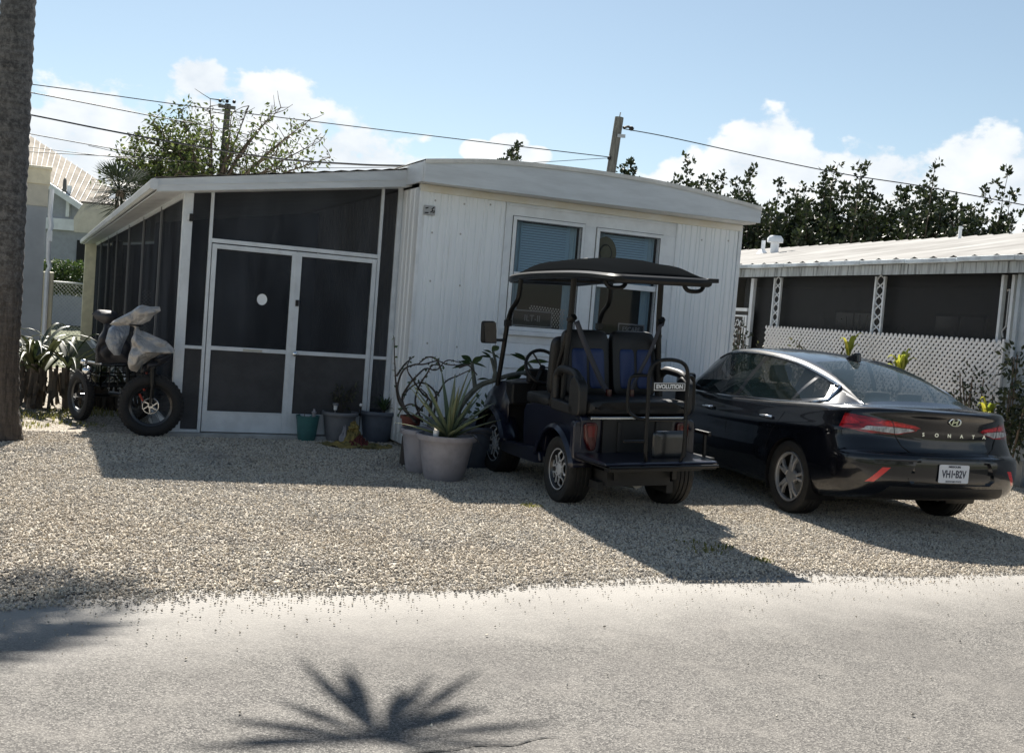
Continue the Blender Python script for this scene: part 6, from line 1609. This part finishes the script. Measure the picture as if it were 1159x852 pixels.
def fat_wheel(parent, loc, r, tr, rot, disc=True):
    e = bpy.data.objects.new('wheel', None); C.objects.link(e); e.parent = parent; e.location = loc; e.rotation_euler = (0, 0, rot)
    b = MB(); prof = []
    for i in range(20):
        a = 2*PI*i/20; prof.append((r-tr+tr*math.cos(a), tr*.98*math.sin(a)))
    b.lathe(prof, 44, Matrix.Rotation(R(90),4,'X'), closed=True)
    for i in range(44):
        a = 2*PI*i/44
        for s in (-1, 0, 1):
            c = Matrix.Rotation(a+s*.03, 4, 'Y') @ Matrix.Translation((r-.003, s*tr*.55, 0)) @ Matrix.Rotation(-s*R(30), 4, 'Z'); c = Matrix.Rotation(a+abs(s)*.07, 4, 'Y') @ Matrix.Translation((r-.004-abs(s)*tr*.16, s*tr*.5, 0)); b.box(-.008,.008,-.014,.014,-.012,.012, c)
    b.build('tyre', M['fatrubber'], e)
    b = MB(); b.lathe([(r-2*tr+.01,-tr*.6),(r-2*tr-.015,-tr*.4),(r-2*tr-.015,tr*.4),(r-2*tr+.01,tr*.6)], 40, Matrix.Rotation(R(90),4,'X')); b.build('rim', M['rimdark'], e)
    b = MB()
    for i in range(18):
        a = 2*PI*i/18; a2 = a+.5*(1 if i % 2 else -1); y = .03*(1 if i % 2 else -1); b.tube([(.03*math.cos(a2), y, .03*math.sin(a2)), ((r-2*tr)*math.cos(a), 0, (r-2*tr)*math.sin(a))], .0022, 4)
    b.build('spokes', M['black'], e)
    b = MB(); b.lathe([(.0001,-.06),(.028,-.06),(.028,.06),(.0001,.06)], 14, Matrix.Rotation(R(90),4,'X'))
    if disc:
        b.tube([(.082*math.cos(2*PI*i/28), -.055, .082*math.sin(2*PI*i/28)) for i in range(28)], .008, 6, closed=True)
        for i in range(6): a = 2*PI*i/6; b.bar((.02*math.cos(a),-.055,.02*math.sin(a)), (.08*math.cos(a+.5),-.055,.08*math.sin(a+.5)), .012, .004, up=(0,1,0))
    b.build('hub', M['alu'], e); return e
WF_ROT = R(14)
fat_wheel(trike, (0,0,.335), .335, .062, WF_ROT)
bd = (TP-BR).normalized(); ba = math.atan2(bd.y, bd.x); lat = Vector((-bd.y, bd.x, 0))
fat_wheel(trike, BR-TP+Vector((0,0,.285)), .285, .055, ba+R(-6), False); fat_wheel(trike, BR-TP+lat*.72+Vector((0,0,.285)), .285, .055, ba, False)
RC = BR-TP+lat*.36
b = MB()
b.tube([RC+Vector((0,0,.285))-lat*.36, RC+Vector((0,0,.285))+lat*.36], .022, 8)
b.tube(curve_pts([RC+Vector((0,0,.30)), RC+bd*.45+Vector((0,0,.34)), RC+bd*.85+Vector((0,0,.55)), Vector((-.06,.06,.86))], 5), .03, 8)
b.tube([RC+bd*.42+Vector((0,0,.33)), RC+bd*.28+Vector((0,0,.92))], .022, 8); b.build('frame', M['blacksteel'], trike)
b = MB(); b.tube(curve_pts([RC+bd*.5+Vector((0,0,.40)), RC+bd*.8+Vector((0,0,.48)), Vector((-.10,.08,.70))], 5), .014, 6); b.tube([RC+bd*.55+Vector((0,-.03,.42)), RC+bd*.62+Vector((0,-.03,.50)), RC+bd*.75+Vector((0,-.03,.42))], .012, 6); b.tube([Vector((-.12,-.03,.45)),Vector((-.06,-.04,.36))],.012,6); b.build('red_frame_trim', M['orange'], trike)
b = MB()
ax = Vector((-math.sin(WF_ROT), math.cos(WF_ROT), 0))
for s in (1, -1):
    b.tube([ax*(.085*s)+Vector((0,0,.335)), ax*(.085*s)+Vector((.01,.0,.60))], .016, 8); b.tube([ax*(.085*s)+Vector((.01,0,.56)), ax*(.085*s)+Vector((.0,0,.76))], .024, 8)
b.bar(ax*-.11+Vector((0,0,.76)), ax*.11+Vector((0,0,.76)), .05, .05); b.tube([(0,0,.76),(-.03,.01,1.05)], .024, 8); b.build('fork', M['blacksteel'], trike)
b = MB(); b.tube([ax*-.087+Vector((.005,0,.36)), ax*-.087+Vector((.008,0,.56))], .012, 8); b.build('fork_stanchion', M['alu'], trike)
# basket behind the seat
b = MB(); bc = RC+bd*.12+Vector((0,0,.42)); bx, by, bh = .22, .32, .24
def BK(a, c, z): return bc+bd*a+lat*c+Vector((0,0,z))
for z in (0, .12, .24):
    P = [BK(-bx,-by,z),BK(bx,-by,z),BK(bx,by,z),BK(-bx,by,z)]
    for i in range(4): b.bar(P[i], P[(i+1) % 4], .014, .014)
for i in range(7):
    c = -by+2*by*i/6
    for a in (-bx, bx): b.bar(BK(a,c,0), BK(a,c,bh), .010, .010, up=(1,0,0))
for i in range(5):
    a = -bx+2*bx*i/4
    for c in (-by, by): b.bar(BK(a,c,0), BK(a,c,bh), .010, .010, up=(1,0,0))
    b.bar(BK(a,-by,0), BK(a,by,0), .010, .010)
b.build('basket', M['blacksteel'], trike)
b = MB(); b.tube([BK(-bx,-by,.26), BK(bx,-by,.26), BK(bx,by,.26)], .012, 8); b.build('basket_rail', M['alu'], trike)
b = MB(); b.ball(BK(.10,-by-.10,.17), .060, 12, (1,1,.8)); b.ball(BK(.06,-by-.12,.26), .045, 10, (1,1,.8)); b.build('headlight', M['chrome'], trike)
# seat under a dark bag, grey tied cover over the handlebar
def cloth(poly_rings, m, name, thick=0):
    b = MB(); b.grid(poly_rings, cyc=True); b.f.append(tuple(range(len(poly_rings[0])))); b.sm.append(True); k = (len(poly_rings)-1)*len(poly_rings[0]); b.f.append(tuple(k+i for i in range(len(poly_rings[0])))); b.sm.append(True)
    return b.build(name, m, trike, sharp=0)
def rings(spec, wr=.16, seed=0, n=26, amp=.018):
    """spec: (centre, half width along view right, half depth) from bottom to top"""
    out = []
    for i, (c, hw, hd) in enumerate(spec):
        row = []
        for j in range(n):
            a = 2*PI*j/n; q = 1 + amp*10*noise.noise((math.cos(a)*2.4+seed, math.sin(a)*2.4, i*.35)) 
            row.append(Vector(c)+Vector((hw*math.cos(a)*q, hd*math.sin(a)*q, .03*noise.noise((a*2, i*.8, seed)))))
        out.append(row)
    return out
def T3(px, py, Y): p = at(px, py, Y); return p-TP
def spl(spec, n=4):
    cs = curve_pts([s[0] for s in spec], n); ws = curve_pts([(s[1], s[2], 0) for s in spec], n); return [(c, max(.004, w_.x), max(.004, w_.y)) for c, w_ in zip(cs, ws)]
# the cover: stiff fabric pulled into folds, pinched at a waist by a cord
def pillow(outline, Y, depth, pinch, seed, m, name, nr=18, ridge=.045, nfold=6):
    """a closed fabric bag whose outline is a polygon; folds run out from the pinch point"""
    pts = []
    for i in range(len(outline)):
        a = Vector(outline[i]); c = Vector(outline[(i+1) % len(outline)])
        k = max(2, int((c-a).length/3.0)); pts += [a.lerp(c, j/k) for j in range(k)]
    pc = Vector(pinch); cen = sum((Vector(p) for p in outline), Vector((0,0)))/len(outline); b = MB()
    for sgn in (-1, 1):
        rows = []
        for r_ in range(nr+1):
            f = r_/nr; row = []
            for p in pts:
                q = cen.lerp(p, f); P = T3(q.x, q.y, Y); d = q-pc; an = math.atan2(d.y, d.x); ds = d.length
                fold = ridge*(1-2*abs(math.sin(an*nfold*.5+seed+2.5*noise.noise((q.x*.07, q.y*.07, seed)))))*min(1, ds/8) + ridge*1.3*noise.noise((q.x*.09, q.y*.09, seed+4))
                row.append(P + Vector((0, sgn*(depth*(1-f**2.6)*min(1,.25+ds/28)) + fold*(1-.35*f), 0)))
            rows.append(row)
        b.grid(rows, cyc=True)
    return b.build(name, m, trike, sharp=0)
M['coverflap'] = crumple('blue_grey_flap', (.22,.25,.30))  # flap fabric in a darker, bluer grey than the cover
pillow([(153,366),(158,374),(172,378),(188,386),(197,396),(196,400),(182,401),(170,407),(161,414),(154,421),(148,420),(144,414),(147,398),(150,382)], 11.20, .14, (153,368), 1.0, M['cover'], 'cover')
pillow([(150,369),(153,371),(157,369),(170,363),(174,357),(182,352),(181,347),(170,347),(161,345),(156,347),(149,352),(140,357),(128,363),(124,367),(133,369),(143,368)], 11.22, .10, (153,368), 2.0, M['cover'], 'cover_top', ridge=.012)
pillow([(147,369),(146,378),(139,392),(136,402),(129,402),(123,395),(119,386),(123,372),(128,367),(138,366)], 11.45, .09, (147,367), 3.0, M['coverflap'], 'cover_flap', ridge=.006)
pillow([(160,414),(170,408),(183,402),(197,400),(192,408),(180,415),(170,420),(160,422)], 11.28, .10, (165,405), 5.0, M['coverdark'], 'front_bag')
b = MB(); wc = T3(153,368,11.2); b.tube([wc+Vector((.052*math.cos(2*PI*i/16), .052*math.sin(2*PI*i/16), 0)) for i in range(16)], .010, 6, closed=True); b.build('tie_cord', M['black'], trike)
pillow([(104,355),(110,350),(120,351),(130,352),(136,358),(132,364),(124,367),(116,366),(108,361)], 12.0, .11, (106,356), 7.0, M['coverdark'], 'seat', ridge=.006)
pillow([(121,362),(129,362),(134,372),(148,390),(150,410),(108,411),(109,395),(113,380)], 12.0, .13, (124,362), 8.0, M['coverdark'], 'rear_bag')
